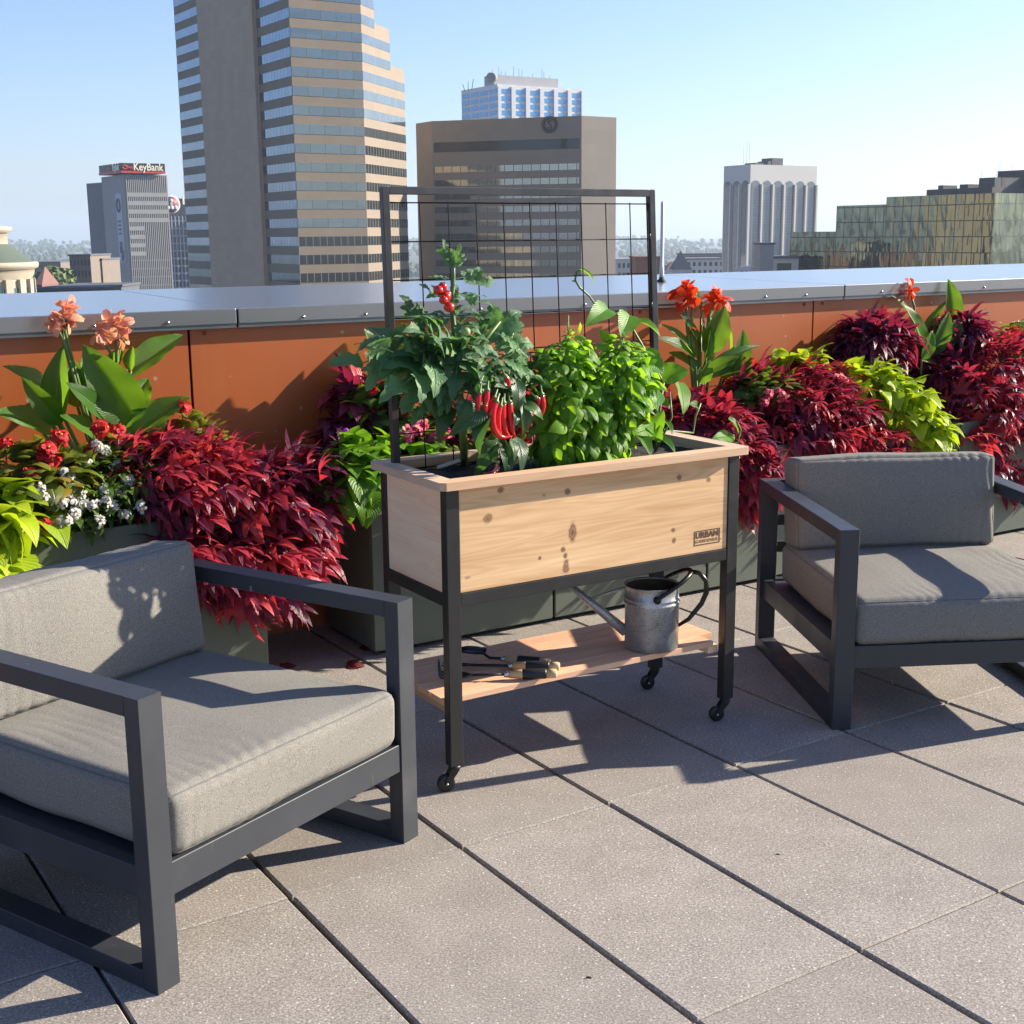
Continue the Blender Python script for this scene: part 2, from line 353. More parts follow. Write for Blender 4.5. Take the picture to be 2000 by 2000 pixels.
def H(az): return Vector((math.sin(az),math.cos(az),0))
def xy(p): return (p.x,p.y)
def ztop(u,v,Y): return atY(u,v,Y).z

# --- tall tan office tower
m_tan=wallmat('tan_concrete',(.225,.178,.13)); m_tan2=wallmat('tan_stone_blank',(.46,.325,.23),3.2,1.6,.86)
D=260.; c0=atY(576,300,D); cl=along(c0,GB,356,300); cs1=along(c0,GB,513,300); cs0=along(c0,GB,407,300); cr=along(c0,GA,713,300)
CH=GA-math.pi/4+.06
q1=along(cr,CH,738,300); q2=along(cr,CH,766.5,300); q3=along(cr,CH,793,300)
zt=ztop(576,0,D)+26
tower=thing('office_tower','tallest tan office tower with dark ribbon windows and a stepped right side','tower',(c0.x,c0.y,GROUND))
bk=H(GB)*((cl-c0).length)
b=MB(); b.prism([xy(p) for p in (cl,c0,cr,q1,q1+bk*.85,)],GROUND,zt); b.build('wall',m_tan,tower)
z2=ztop(766,57,(q2.y)); z3=ztop(792,137,(q3.y))
b=MB(); b.prism([xy(p) for p in (q1,q2,q2+bk*.8,q1+bk*.8)],GROUND,z2); b.build('wall',m_tan,tower)
b=MB(); b.prism([xy(p) for p in (q2,q3,q3+bk*.75,q2+bk*.75)],GROUND,z3); b.build('wall',m_tan,tower)
b=MB(); b.strip(cs0,cs1,GROUND,zt,.9); b.build('blank_panel',m_tan2,tower)
m_g1=glassmat('tower_glass_shade',(.23,.28,.36),1.55); m_g2=glassmat('tower_glass_front',(.20,.225,.225),3.2,fw=.025); m_g3=glassmat('tower_glass_side',(.26,.30,.31),1.9)  # one glass tinted per face, shade and sky reflection put into the colour
m_g4=glassmat('tower_glass_dark',(.05,.055,.06),1.5,frame=(.22,.19,.16),fw=.07,metal=.5)
FL=(ztop(571,44,D)-ztop(571,82.4,D)); zb=ztop(571,52.8,D)   # a window head, then one storey per FL
for k in range(-6,17):
    z1=zb-k*FL; z0=z1-FL*.50
    if z0<GROUND: break
    if z1<zt-1:
        b=MB(); b.strip(cl,cs0-H(GB)*1.0,z0,z1,.05); b.build('window_band',m_g1 if k<11 else m_dglass,tower)
        b=MB(); b.strip(cs1,c0,z0,z1,.05); b.build('window_band',m_g1 if k<11 else m_dglass,tower)
        b=MB(); b.strip(c0,cr,z0,z1,.05); b.build('window_band',m_g2 if k<11 else m_g4,tower)
    e=q1 if z1>z2-1.5 else (q2 if z1>z3-1.5 else q3)
    if z1<zt-1: b=MB(); b.strip(cr,e,z0,z1,.05); b.build('window_band',m_g3 if k<6 else m_g4,tower)  # upper bands paler, their sky reflection painted into the tint

# --- hotel slab with a wreathed S on its brow
m_hot=wallmat('hotel_concrete',(.255,.215,.175),3.6,3.0,.9); m_emb=simple('emblem_brown',(.045,.03,.028),.6)
D=300.; h1=atY(1136,226,D); hf=along(h1,GB-math.pi/4+.09,843,232); hl=along(hf,GB,812,236); hr=along(h1,GA,1204,228)
zt=h1.z; hotel=thing('hotel_block','broad brown hotel block with a wreathed letter S on its upper wall','hotel',(h1.x,h1.y,GROUND))
bk=H(GB)*22
b=MB(); b.prism([xy(p) for p in (hl,hf,h1,hr,hr+bk,hl+H(GA)*20)],GROUND,zt); b.build('wall',m_hot,hotel)
e=(h1-hf).normalized(); a0=hf+e*.4; a1=h1-e*.5
m_hg=glassmat('hotel_glass',(.34,.33,.31),2.1,frame=(.10,.085,.07),fw=.07); m_hd=glassmat('hotel_dark_glass',(.03,.032,.04),30.,metal=.3)
b=MB(); b.strip(a0,a1,ztop(990,291,D),ztop(990,271,D),.06); b.build('dark_window_band',m_hd,hotel)
FLh=3.0; zz=ztop(990,320,D)
for k in range(0,26):
    z1=zz-k*FLh; z0=z1-1.35
    if k==2 : pass
    b=MB(); b.strip(a0,a1,z0,z1,.05); b.build('window_band',m_hg,hotel)
nh=Vector((e.y,-e.x,0)); pc=onv(1074,243,h1,math.atan2(e.y,e.x))+nh*.15
Mh=frame(pc,e,z=nh,y=(0,0,1)); R=2.05
b=MB(); b.tube([(R*.62*math.cos(a),R*.62*math.sin(a),0) for a in np.linspace(.9,2*math.pi+.9,30)],.16,6,M=Mh)
for k in range(22):
    a=2*math.pi*k/22; bl=[(.0,-.15),(.42,0),(.0,.15)]
    rr=R*.8; M2=Mh@Matrix.Translation((rr*math.cos(a),rr*math.sin(a),0))@Matrix.Rotation(a+1.15,4,'Z')
    b.add([M2@Vector((x,y,z)) for z in (0,.15) for x,y in ((-.12,0),(.12,-.17),(.5,0),(.12,.17))],[(4,5,6,7),(0,3,2,1),(0,1,5,4),(1,2,6,5),(2,3,7,6),(3,0,4,7)])
b.build('wreath',m_emb,hotel)
text_mesh('letter','S',2.6,Mh@Matrix.Translation((0,-.9,0)),m_emb,hotel,bold=.03,ext=.1,align='CENTER')
m_blue=glassmat('pale_blue_glass',(.06,.27,.55),1.3,frame=(.1,.3,.5),fw=.06,metal=.15)

# --- white tower behind the hotel
m_white=simple('white_stone',(.55,.55,.56),.6,scale=.2,var=.04)
D=720.; k0=atY(971,164,D); kl=along(k0,GB,901,172); kr=along(k0,GA,1136,173); zt=k0.z
wt=thing('white_tower','white tower with blue glass windows and roof aerials rising behind the hotel','tower',(k0.x,k0.y,GROUND))
bk=H(GB)*(kl-k0).length
b=MB(); b.prism([xy(p) for p in (kl,k0,kr,kr+bk)],GROUND,zt); b.build('wall',m_white,wt)
FLw=ztop(971,188,D)-ztop(971,202,D)
for k in range(0,14):
    z1=ztop(971,173,D)-k*FLw
    for (p,q,nb) in ((kl,k0,4),(k0,kr,6)):
        b=MB()
        for i in range(nb):
            a_=p.lerp(q,(i+.13)/nb); b_=p.lerp(q,(i+.95)/nb); b.strip(a_,b_,z1-FLw*.62,z1,.2)
        b.build('window_row',m_blue,wt)
b=MB()
for i in range(7): a_=k0.lerp(kr,max(0,i/6-.012)); b_=k0.lerp(kr,min(1,i/6+.035)); b.strip(a_,b_,GROUND,zt-1.,.9)
b.build('pier',m_white,wt)
m_pent=simple('roof_box_grey',(.16,.16,.17),.7,scale=.2); m_pent2=simple('roof_box_pale',(.30,.30,.31),.7,scale=.2)
p0=along(k0,GB,955,164); b=MB()
ca,cb=k0+H(GB)*6+H(GA)*2,0
pa=along(ca,GB,946,160); pc_=along(ca,GA,1090,160); zt2=zt+ (ztop(1000,145,D)-ztop(1000,166,D))
b.prism([xy(pa),xy(ca),xy(pc_),xy(pc_+H(GB)*12)],zt-.2,zt2); b.build('roof_box',m_pent2,wt)
b=MB(); dc=ca+H(GA)*-1.+Vector((0,0,zt+5)); 
b.lathe([(.1,.2),(1.4,.6),(2.4,1.3),(2.5,1.3),(2.5,-.6),(2.2,-.8)],(0,0,0),20,M=frame((ca.x-1.,ca.y-2.5,zt+3.6),(1,0,0),z=(-.55,-.83,0))); b.build('dish',m_pent,wt)
b=MB(); rr=random.Random(3)
for k in range(13):
    q=ca.lerp(pc_,rr.random())+H(GB)*rr.uniform(0,8); hgt=rr.uniform(1,5.5); b.tube([(q.x,q.y,zt2-.5),(q.x,q.y,zt2+hgt)],.11,5)
for k in range(3):
    q=kl.lerp(k0,.1+.1*k); b.tube([(q.x,q.y,zt-.5),(q.x-1+k,q.y,zt+3+k)],.2,5)
b.build('aerial',m_roofdark,wt)

# --- bank tower with a red and black sign band
m_ks=simple('bank_blank_wall',(.27,.26,.255),.75,scale=.05,var=.12); m_kf=simple('bank_fins',(.30,.30,.29),.6,scale=.3); m_kd=simple('bank_wing_grey',(.12,.125,.145),.7,scale=.2)
m_kg=glassmat('bank_glass',(.03,.04,.055),1.1,metal=.3)
D=575.; k0=atY(243,360,D); kl=along(k0,GB-.05,198,350); kr=along(k0,GA,327,360); zt=ztop(240,341,D)
bank=thing('bank_tower','grey bank tower crowned by a black and red lettered sign, left of the tall tower','tower',(k0.x,k0.y,GROUND))
w=(kl-k0).length; bkv=H(GB)*w
b=MB(); b.prism([xy(p) for p in (kl,k0,kr,kr+bkv)],GROUND,zt); b.build('wall',m_ks,bank)
b=MB(); b.strip(k0+H(GA)*.6,kr-H(GA)*.4,GROUND,zt-.5,.1); b.build('glazing',m_kg,bank)
b=MB(); n=22; L=(kr-k0).length
for i in range(n): q=k0+H(GA)*(.8+(L-1.4)*i/(n-1)); b.strip(q-H(GA)*.2,q+H(GA)*.2,GROUND,zt-.2,.5)
b.build('fins',m_kf,bank)
FK=ztop(243,400,D)-ztop(243,416.6,D)
b=MB()
for k in range(4): z1=ztop(243,376,D)-k*FK; b.strip(k0+H(GA)*.6,kr-H(GA)*.4,z1-FK*.5,z1,.55)
for k in range(4,8): z1=ztop(243,376,D)-k*FK; b.strip(k0+H(GA)*.6,k0+H(GA)*L*.38,z1-FK*.5,z1,.55)
for k in range(8,26): z1=ztop(243,376,D)-k*FK; b.strip(k0+H(GA)*.6,kr-H(GA)*.4,z1-.4,z1,.35)
b.build('spandrel_bands',m_kf,bank)
zw=ztop(170,352,D); wl=along(kl,GB-.15,168,352)
b=MB(); b.prism([xy(p) for p in (wl,kl+H(GA)*.5,kl+H(GA)*16+bkv*.2,wl+H(GA)*16)],GROUND,zw); b.build('side_wing',m_kd,bank)
m_signk=simple('sign_black',(.012,.012,.018),.5); m_red=simple('sign_red',(.55,.03,.035),.5); m_cream=simple('sign_cream',(.85,.80,.62),.5)
sa=k0-H(GA)*1.5-H(GB)*1.5; sl=along(sa,GB-.05,193,325); sr=along(sa,GA,322,325)
z0s,z1s=ztop(243,338,D),ztop(243,318.5,D)
b=MB(); b.prism([xy(sl),xy(sa),xy(sr),xy(sr+bkv),xy(sl+H(GA)*5)],z0s,z1s); sg=b.build('sign_band',m_signk,bank)
b=MB(); b.strip(sl,sa,z0s,z0s+.9,.3); b.strip(sa,sr,z0s,z0s+.9,.3); b.build('sign_edge',m_red,sg)
nA=Vector((H(GA).y,-H(GA).x,0)); Ms=frame(sa+nA*.4+Vector((0,0,z0s-sa.z)),H(GA),z=nA,y=(0,0,1)); Ls=(sr-sa).length
text_mesh('lettering','KeyBank',4.3,Ms@Matrix.Translation((Ls*.285,1.15,0)),m_cream,sg,bold=.06,ext=.1,fitw=Ls*.67)
def keymark(M,s,name):
    b=MB(); b.tube([(s*(1.1+.95*math.cos(a)),s*(1.5+.8*math.sin(a)*(1-.25*abs(math.cos(a)))),0) for a in np.linspace(0,2*math.pi,17)],s*.28,5,M=M)
    b.box((s*1.9,s*1.3,0),(s*4.6,s*1.75,.3),M); b.box((s*3.4,s*.75,0),(s*3.8,s*1.4,.3),M); b.box((s*4.2,s*.75,0),(s*4.6,s*1.4,.3),M); return b.build(name,m_red,sg)
keymark(Ms@Matrix.Translation((Ls*.025,.9,0))@Matrix.Diagonal((Ls*.25/4.8/1.,1,1,1)),1.,'key_emblem')
nB=Vector((-H(GB).y,H(GB).x,0)); eB=-H(GB-.05); nB=Vector((eB.y,-eB.x,0)); Lb=(sa-sl).length; Ml=frame(sl+nB*.4+Vector((0,0,z0s-sl.z)),eB,z=nB,y=(0,0,1))
text_mesh('lettering','KeyBank',4.3,Ml@Matrix.Translation((Lb*.66,1.15,0)),m_cream,sg,bold=.06,ext=.1,fitw=Lb*.30)
keymark(Ml@Matrix.Translation((Lb*.46,.9,0))@Matrix.Diagonal((Lb*.16/4.8,1,1,1)),1.,'key_emblem')
m_ink=simple('banner_ink',(.12,.12,.18),.8); m_ban=simple('banner_cloth',(.46,.45,.50),.8); ba=k0+H(GB-.05)*.0
p0=along(k0,GB-.05,229,420); p1=along(k0,GB-.05,240,420)
eb=(p1-p0).normalized(); zb0,zb1=ztop(233,513,D),ztop(233,377,D)
b=MB(); b.strip(p0,p1,zb0,zb1,.3); bn=b.build('banner',m_ban,bank)
Mb=frame(p0+Vector((eb.y,-eb.x,0))*.4+Vector((0,0,-p0.z)),eb,z=(eb.y,-eb.x,0),y=(0,0,1)); wb=(p1-p0).length
b=MB(); b.tube([(wb*.5+wb*.28*math.cos(a),zb1-5+2.6*math.sin(a),0) for a in np.linspace(0,6.283,17)],.5,5,M=Mb)
b.build('banner_emblem',m_ink,bn); b=MB()
for i,zz in enumerate((.40,.46,.52,.58)): z=zb1+(zb0-zb1)*zz; b.box((wb*.25,z-.35,0),(wb*.75,z+.35,.1),Mb)
b.build('banner_lines',m_ink,bn); b=MB()
for z,x0,x1,hh in ((.76,.3,.7,3.4),(.82,.25,.6,2.5),(.88,.5,.9,3.4),(.95,.45,.8,2.)): zq=zb1+(zb0-zb1)*z; b.box((wb*x0,zq-hh/2,0),(wb*x1,zq+hh/2,.1),Mb)
b.build('banner_picture',m_ink,bn)

# --- narrow finned office block with a round maroon emblem
m_nf=simple('blue_grey_fins',(.26,.28,.34),.6,scale=.2); D=690.; k0=atY(300,400,D); kr=along(k0,GA,372,400); zt=ztop(330,387,D)
nb=thing('finned_block','blue grey finned office block with a round maroon emblem, beside the bank tower','office block',(k0.x,k0.y,GROUND))
b=MB(); b.prism([xy(p) for p in (k0+H(GB)*25,k0,kr,kr+H(GB)*25)],GROUND,zt); b.build('wall',m_kg,nb)
b=MB(); L=(kr-k0).length; n=int(L/1.9)
for i in range(n): q=k0+H(GA)*L*(i+.5)/n; b.strip(q-H(GA)*.3,q+H(GA)*.3,GROUND,zt-9,.6)
b.build('fins',m_nf,nb)
b=MB()
for k in range(26): z=zt-11-k*3.8; b.strip(k0,kr,z-.6,z,.3)
b.build('spandrel_bands',m_nf,nb)
b=MB()
for cc in (343,357):
    q=along(k0,GA,cc,440)
    for k in range(24):
        z=zt-30-k*3.8; b.strip(q-H(GA)*.5,q+H(GA)*.5,z-1.1,z,.7)
b.build('blinds',m_white,nb)
q=along(k0,GA,333,399); Mn=frame(q+nA*.9+Vector((0,0,ztop(333,399,D)-q.z)),H(GA),z=nA,y=(0,0,1)); rd=4.6
b=MB(); b.lathe([(.01,.5),(rd,.5),(rd,0)],(0,0,0),28,M=Mn); em=b.build('emblem',m_white,nb)
b=MB(); b.lathe([(.01,.65),(rd*.86,.65),(rd*.86,.45)],(0,0,0),28,M=Mn); b.build('emblem_disc',simple('maroon',(.16,.015,.03),.6),em)
b=MB(); b.lathe([(.01,.8),(rd*.2,.8),(rd*.2,.6)],(0,0,0),16,M=Mn@Matrix.Translation((0,rd*.42,0)))
for x in (-.45,0,.45): b.lathe([(.01,.8),(rd*.24,.8),(rd*.24,.6)],(0,0,0),16,M=Mn@Matrix.Translation((x*rd*1.05,-rd*.34,0)))
b.box((-.5,-1.2,.6),(.5,1.4,.8),Mn); b.build('emblem_figure',m_white,em)
q=along(k0,GA,354.5,394); Mn2=frame(q+nA*.9+Vector((0,0,ztop(354,398,D)-q.z)),H(GA),z=nA,y=(0,0,1)); text_mesh('lettering','l',7.,Mn2,m_cream,nb,bold=.15,ext=.2)

# --- pale arcaded slab, right
m_pw=simple('pale_precast',(.46,.455,.44),.65,scale=.06,var=.05); m_pg=glassmat('arcade_glass',(.16,.18,.21),1.6,rows=1.2,frame=(.12,.13,.15),metal=.35)
D=520.; k0=atY(1466,330,D); kl=along(k0,GB,1414,330); kr=along(k0,GA,1596,330); zt=ztop(1466,321,D); za=ztop(1466,353,D)
sl_=thing('arcaded_slab','pale slab tower with tall arched window bays, left of the green glass block','tower',(k0.x,k0.y,GROUND))
bkv=H(GB)*(kl-k0).length
b=MB(); b.prism([xy(p) for p in (kl,k0,kr,kr+bkv)],GROUND,zt); b.build('wall',m_pw,sl_)
b=MB(); b2=MB()
for (p,q,nb_) in ((kl,k0,3),(k0,kr,6)):
    e=(q-p); L=e.length; e/=L; nn=Vector((e.y,-e.x,0)); bw=L/nb_
    for i in range(nb_):
        x0,x1=bw*(i+.10),bw*(i+.86); Mx=frame((p.x,p.y,0),e,z=nn,y=(0,0,1)); r=(x1-x0)
        pts=[(x0,GROUND),(x1,GROUND)]+[(x0+(x1-x0)*(.5+.5*math.cos(a)),za-1.6+ (1.8*math.sin(a))) for a in np.linspace(0,math.pi,11)]
        b.add([Mx@Vector((x,y,.1)) for x,y in pts],[tuple(range(len(pts)))],uv=pts)
        b2.box((x1+bw*.02,GROUND,0),(x1+bw*.16,za-1.2,.9),Mx)
b.build('arched_window',m_pg,sl_); b2.build('pier',m_pw,sl_)
b=MB(); q=k0+H(GB)*8
for (u0,u1,hh) in ((1475,1491,1.2),(1508,1529,3.2),(1500,1506,2.)):
    pa=along(q,GA,u0,325); pe=along(q,GA,u1,325); b.prism([xy(pa),xy(pe),xy(pe+H(GB)*6),xy(pa+H(GB)*6)],zt-.2,zt+hh)
for u in (1452,1458,1463): pa=along(q,GA,u,325); b.tube([(pa.x,pa.y,zt-.2),(pa.x,pa.y,zt+9)],.05,5)
b.build('roof_plant',m_roofdark,sl_)

# --- stepped mirror-glass block, far right
m_gg=glassmat('green_mirror',(.22,.235,.165),2.55,frame=(.02,.025,.02),fw=.085,wav=.11,rows=3.6,metal=1.,rough=.03)
D=300.; k0=atY(1943,400,D); g1=along(k0,GB,1731,400); g2=along(k0,GB,1634.5,400); g3=along(k0,GB,1544,460); gr=k0+H(GA)*60
gb=thing('mirror_glass_block','stepped green mirror glass office block with wavy reflections at far right','office block',(k0.x,k0.y,GROUND))
zA=ztop(1943,377,D); zB=ztop(1634.5,402,g2.y); zC=ztop(1544,453,g3.y)
b=MB(); b.prism([xy(p) for p in (g1,k0,gr,gr+(g1-k0))],GROUND,zA,top=1); b.build('glass_wall',[m_gg,m_roofdark],gb)
b=MB(); b.prism([xy(p) for p in (g2,g1-H(GB)*.05,g1+H(GA)*50,g2+H(GA)*50)],GROUND,zB,top=1); b.build('glass_wall',[m_gg,m_roofdark],gb)
b=MB(); b.prism([xy(p) for p in (g3,g2-H(GB)*.05,g2+H(GA)*40,g3+H(GA)*40)],GROUND,zC,top=1); b.build('glass_wall',[m_gg,m_roofdark],gb)
def roofbox(u0,u1,v,back,dep,name='roof_plant',base=zA):
    q=k0+H(GA)*back; pa=along(q,GB,u0,370); pe=along(q,GB,u1,370); z=ztop((u0+u1)/2,v,(pa.y+pe.y)/2)
    b=MB(); b.prism([xy(pa),xy(pe),xy(pe+H(GA)*dep),xy(pa+H(GA)*dep)],base-.3,z); return b.build(name,m_roofdark,gb)
roofbox(1810,1938,368,2,30); roofbox(1911,1942,347,3,9)
roofbox(1832,1842,362,4,5); roofbox(1874,1890,360,4,5)
b=MB(); q=k0+H(GA)*16
b.prism([xy(q),xy(q+H(GA)*40),xy(q+H(GA)*40+H(GB)*12),xy(q+H(GB)*12)],zA-.3,zA+5.5); b.build('roof_plant',m_roofdark,gb)
b=MB(); rr=random.Random(5)
for k in range(6): q=k0+H(GB)*rr.uniform(1,12)+H(GA)*rr.uniform(4,20); b.tube([(q.x,q.y,zA),(q.x,q.y,zA+rr.uniform(5,8))],.035,5)
b.build('aerial',m_roofdark,gb)

# --- cream rotunda, far left
m_crm=simple('cream_stone',(.36,.31,.235),.7,scale=.4,var=.07); m_cop=simple('green_copper_roof',(.075,.10,.075),.6,scale=.5); m_rg=glassmat('rotunda_glass',(.20,.28,.32),1.2)
D=185.; rc=atY(-62,500,D+9); R=(atY(62,540,D+9)-atY(-62,540,D+9)).length*.97; zc=ztop(40,514,D)
rt_=thing('cream_rotunda','cream stone rotunda with tall windows and a low green roof at far left','building',(rc.x,rc.y,GROUND))
b=MB(); b.lathe([(R*.94,GROUND),(R*.94,zc-1.2)],(rc.x,rc.y,0),48); b.build('wall',m_crm,rt_)
b=MB(); b.lathe([(R*.945,zc-2.4),(R*.99,zc-1.6),(R*1.0,zc-1.0),(R*1.06,zc-.8),(R*1.07,zc-.2),(R*1.05,zc),(R*.9,zc)],(rc.x,rc.y,0),48); b.build('cornice',m_crm,rt_)
b=MB(); b.lathe([(R*1.0,zc-.05),(R*.62,zc+2.6)],(rc.x,rc.y,0),48); b.build('roof',m_cop,rt_)
b=MB(); b.lathe([(R*.62,zc+2.),(R*.62,zc+4.2),(R*.70,zc+4.4),(R*.70,zc+5.0),(.01,zc+5.4)],(rc.x,rc.y,0),48); b.build('lantern',m_crm,rt_)
NW=int(2*math.pi*R/2.5)
for lvl in range(2):
    b=MB(); z1=zc-3.6-lvl*5.0
    for k in range(NW):
        a=2*math.pi*(k+.5)/NW; M=frame((rc.x+R*.945*math.cos(a),rc.y+R*.945*math.sin(a),z1),(-math.sin(a),math.cos(a),0),z=(math.cos(a),math.sin(a),0),y=(0,0,1))
        b.box((-.8,-4.,-.3),(.8,0,.05),M)
    b.build('window_row',m_rg,rt_)
b=MB()
for k in range(NW):
    a=2*math.pi*k/NW; M=frame((rc.x+R*.945*math.cos(a),rc.y+R*.945*math.sin(a),zc-2.4),(-math.sin(a),math.cos(a),0),z=(math.cos(a),math.sin(a),0),y=(0,0,1)); b.box((-.62,-30,-.2),(.62,0,.45),M)
b.build('pilasters',m_crm,rt_)

# --- smaller town buildings
m_brick=simple('far_brick',(.17,.085,.07),.85,scale=.3); m_brick2=simple('far_brown',(.16,.13,.11),.85,scale=.3); m_lite=simple('far_pale',(.50,.48,.45),.8,scale=.3); m_slate=simple('far_slate_roof',(.08,.09,.11),.8,scale=.3)
m_win=simple('far_window',(.03,.035,.045),.3)
def low(name,label,cat,u0,u1,vt,D,mat,dep=18,az=None,roof=m_slate,rows=3,cols=6,gable=0,wv=.5):
    a_=atY(u0,vt,D); az=math.pi/2 if az is None else az; b_=along(a_,az,u1,vt); z=a_.z; e=(b_-a_).normalized(); bk=Vector((-e.y,e.x,0))*dep
    o=thing(name,label,cat,(a_.x,a_.y,GROUND)); b=MB(); b.prism([xy(a_),xy(b_),xy(b_+bk),xy(a_+bk)],GROUND,z); b.build('wall',mat,o)
    b=MB()
    if gable:
        m1=a_.lerp(b_,.5); V=[(a_.x,a_.y,z),(b_.x,b_.y,z),(b_.x+bk.x,b_.y+bk.y,z),(a_.x+bk.x,a_.y+bk.y,z),(m1.x+bk.x*.5,m1.y+bk.y*.5,z+gable)]
        b.add(V,[(0,1,4),(1,2,4),(2,3,4),(3,0,4)])
    else: b.prism([xy(a_-e*.3-bk*.02),xy(b_+e*.3-bk*.02),xy(b_+bk+e*.3),xy(a_+bk-e*.3)],z,z+.5)
    b.build('roof',roof,o)
    L=(b_-a_).length; b=MB()
    for r in range(rows):
        for c in range(cols):
            x0=L*(c+.25)/cols; x1=L*(c+.75)/cols; z1=z-1.2-3.6*r; b.strip(a_+e*x0,a_+e*x1,z1-3.6*wv,z1,.08)
    if rows: b.build('window_rows',m_win,o)
    return o
low('old_office_block','ornate brown old office block with small arched windows left of the bank tower','building',135,176,500,430,m_brick2,22,rows=9,cols=6)
low('corner_block','weathered brown corner building at the foot of the bank tower','building',176,199,508,440,m_brick2,20,rows=9,cols=3)
low('dark_flat_roof','low dark flat roofed shed just above the coping at left','building',72,200,566,300,m_slate,30,rows=0)
low('red_house','small red brick house with steep roof beside the rotunda','house',66,82,556,380,m_brick,14,roof=m_brick,rows=2,cols=3,gable=5)
low('brick_warehouse','long dull brick warehouse in the distance right of the rotunda','warehouse',66,118,513,800,m_brick2,50,rows=3,cols=14)
low('brick_store','squat brick store between the red house and brown office block','building',86,108,556,420,m_brick,14,rows=2,cols=4)
low('red_hall','dark red brick hall seen behind the right trellis post','building',1242,1289,505,330,m_brick,16,roof=m_brick,rows=0)
low('white_store','white flat roofed store just right of the hotel block','building',1205,1232,508,520,m_lite,16,roof=m_lite,rows=2,cols=3)
low('long_white_office','long pale office with window bands right of the lightning rod','office',1340,1415,507,620,m_lite,30,rows=4,cols=7)
low('brick_apartments','brick apartment row with dark roof behind the long pale office','apartments',1330,1412,497,760,m_brick2,20,rows=2,cols=12)
low('pyramid_roof_church','small church with a dark pyramid roof right of the rod','church',1314,1352,527,400,m_lite,10,rows=1,cols=3,gable=5.5)
low('stair_tower','plain grey concrete stair tower in front of the arcaded slab','building',1485,1512,478,330,simple('grey_concrete',(.26,.25,.25),.8),8,rows=0,az=math.pi/2)
low('parking_deck','pale concrete parking deck between stair tower and glass block','parking deck',1504,1560,505,345,m_lite,18,rows=2,cols=1,wv=.7)
low('cream_house','cream house with orange roof at the coping near the rod','house',1300,1330,528,470,m_lite,12,roof=m_brick,rows=1,cols=4,gable=3)
sb=thing('roof_billboard','white roof sign with blue letters below the arcaded slab','sign',tuple(atY(1437,530,350)))
p=atY(1437,536,350); q=atY(1464,536,350); z1=ztop(1437,522,350)
b=MB(); b.box((p.x,p.y,p.z-3),(q.x,q.y+.5,z1)); b.build('sign_board',m_white,sb)
text_mesh('lettering','OBA',1.7,frame((p.x+.9,p.y-.05,p.z-.25),(1,0,0),z=(0,-1,0),y=(0,0,1)),simple('sign_blue',(.08,.12,.35),.6),sb,bold=.03,ext=.04)
low('white_annex','small white annex right of the blue lettered roof sign','building',1467,1484,524,352,m_white,8,roof=m_white,rows=0)

# --- far woods and far roofs (uncountable)
m_wood=simple('far_woods',(.05,.075,.03),.9,scale=.02,var=.4)
ico_v=[];ico_f=[]
_phi=(1+5**.5)/2
for a_,b_,c_ in ((-1,_phi,0),(1,_phi,0),(-1,-_phi,0),(1,-_phi,0),(0,-1,_phi),(0,1,_phi),(0,-1,-_phi),(0,1,-_phi),(_phi,0,-1),(_phi,0,1),(-_phi,0,-1),(-_phi,0,1)): ico_v.append(Vector((a_,b_,c_)).normalized())
ico_f=[(0,11,5),(0,5,1),(0,1,7),(0,7,10),(0,10,11),(1,5,9),(5,11,4),(11,10,2),(10,7,6),(7,1,8),(3,9,4),(3,4,2),(3,2,6),(3,6,8),(3,8,9),(4,9,5),(2,4,11),(6,2,10),(8,6,7),(9,8,1)]
b=MB(); rr=random.Random(11)
for k in range(21000):
    Y=850*(7.5**rr.random()); x=rr.uniform(-.8,.8)*Y
    h=noise.noise(Vector((x*.002,Y*.002,3)));
    if h<-.12: continue
    base=GROUND+max(0,(Y-2600)/3500)*38*(1+.5*noise.noise(Vector((x*.0006,Y*.0003,9))))
    for q in range(2 if Y<1500 else 1):
        r=rr.uniform(4,7.5)*(1+Y/11000); hh=rr.uniform(.7,1.1); ox,oy=rr.uniform(-r,r)*.6,rr.uniform(-r,r)*.6
        b.add([(x+ox+p.x*r*rr.uniform(.8,1.25),Y+oy+p.y*r,base+r*.8+p.z*r*hh*rr.uniform(.8,1.2)) for p in ico_v],ico_f,rnd=rr.random())
b.build('far_woods',m_wood,kind='stuff')
b=MB()
for k in range(620):
    Y=420*(6.5**rr.random()); x=rr.uniform(-.7,.7)*Y; s=rr.uniform(8,22); hh=rr.uniform(4,11)
    c,sn=math.cos(G),math.sin(G); M=Matrix.Translation((x,Y,GROUND))@Matrix.Rotation(G,4,'Z'); b.box((-s/2,-s*.35,0),(s/2,s*.35,hh),M,mi=rr.choice((0,0,1,2,3)))
b.build('far_roofs',[m_lite,m_brick2,m_slate,m_brick],kind='stuff')
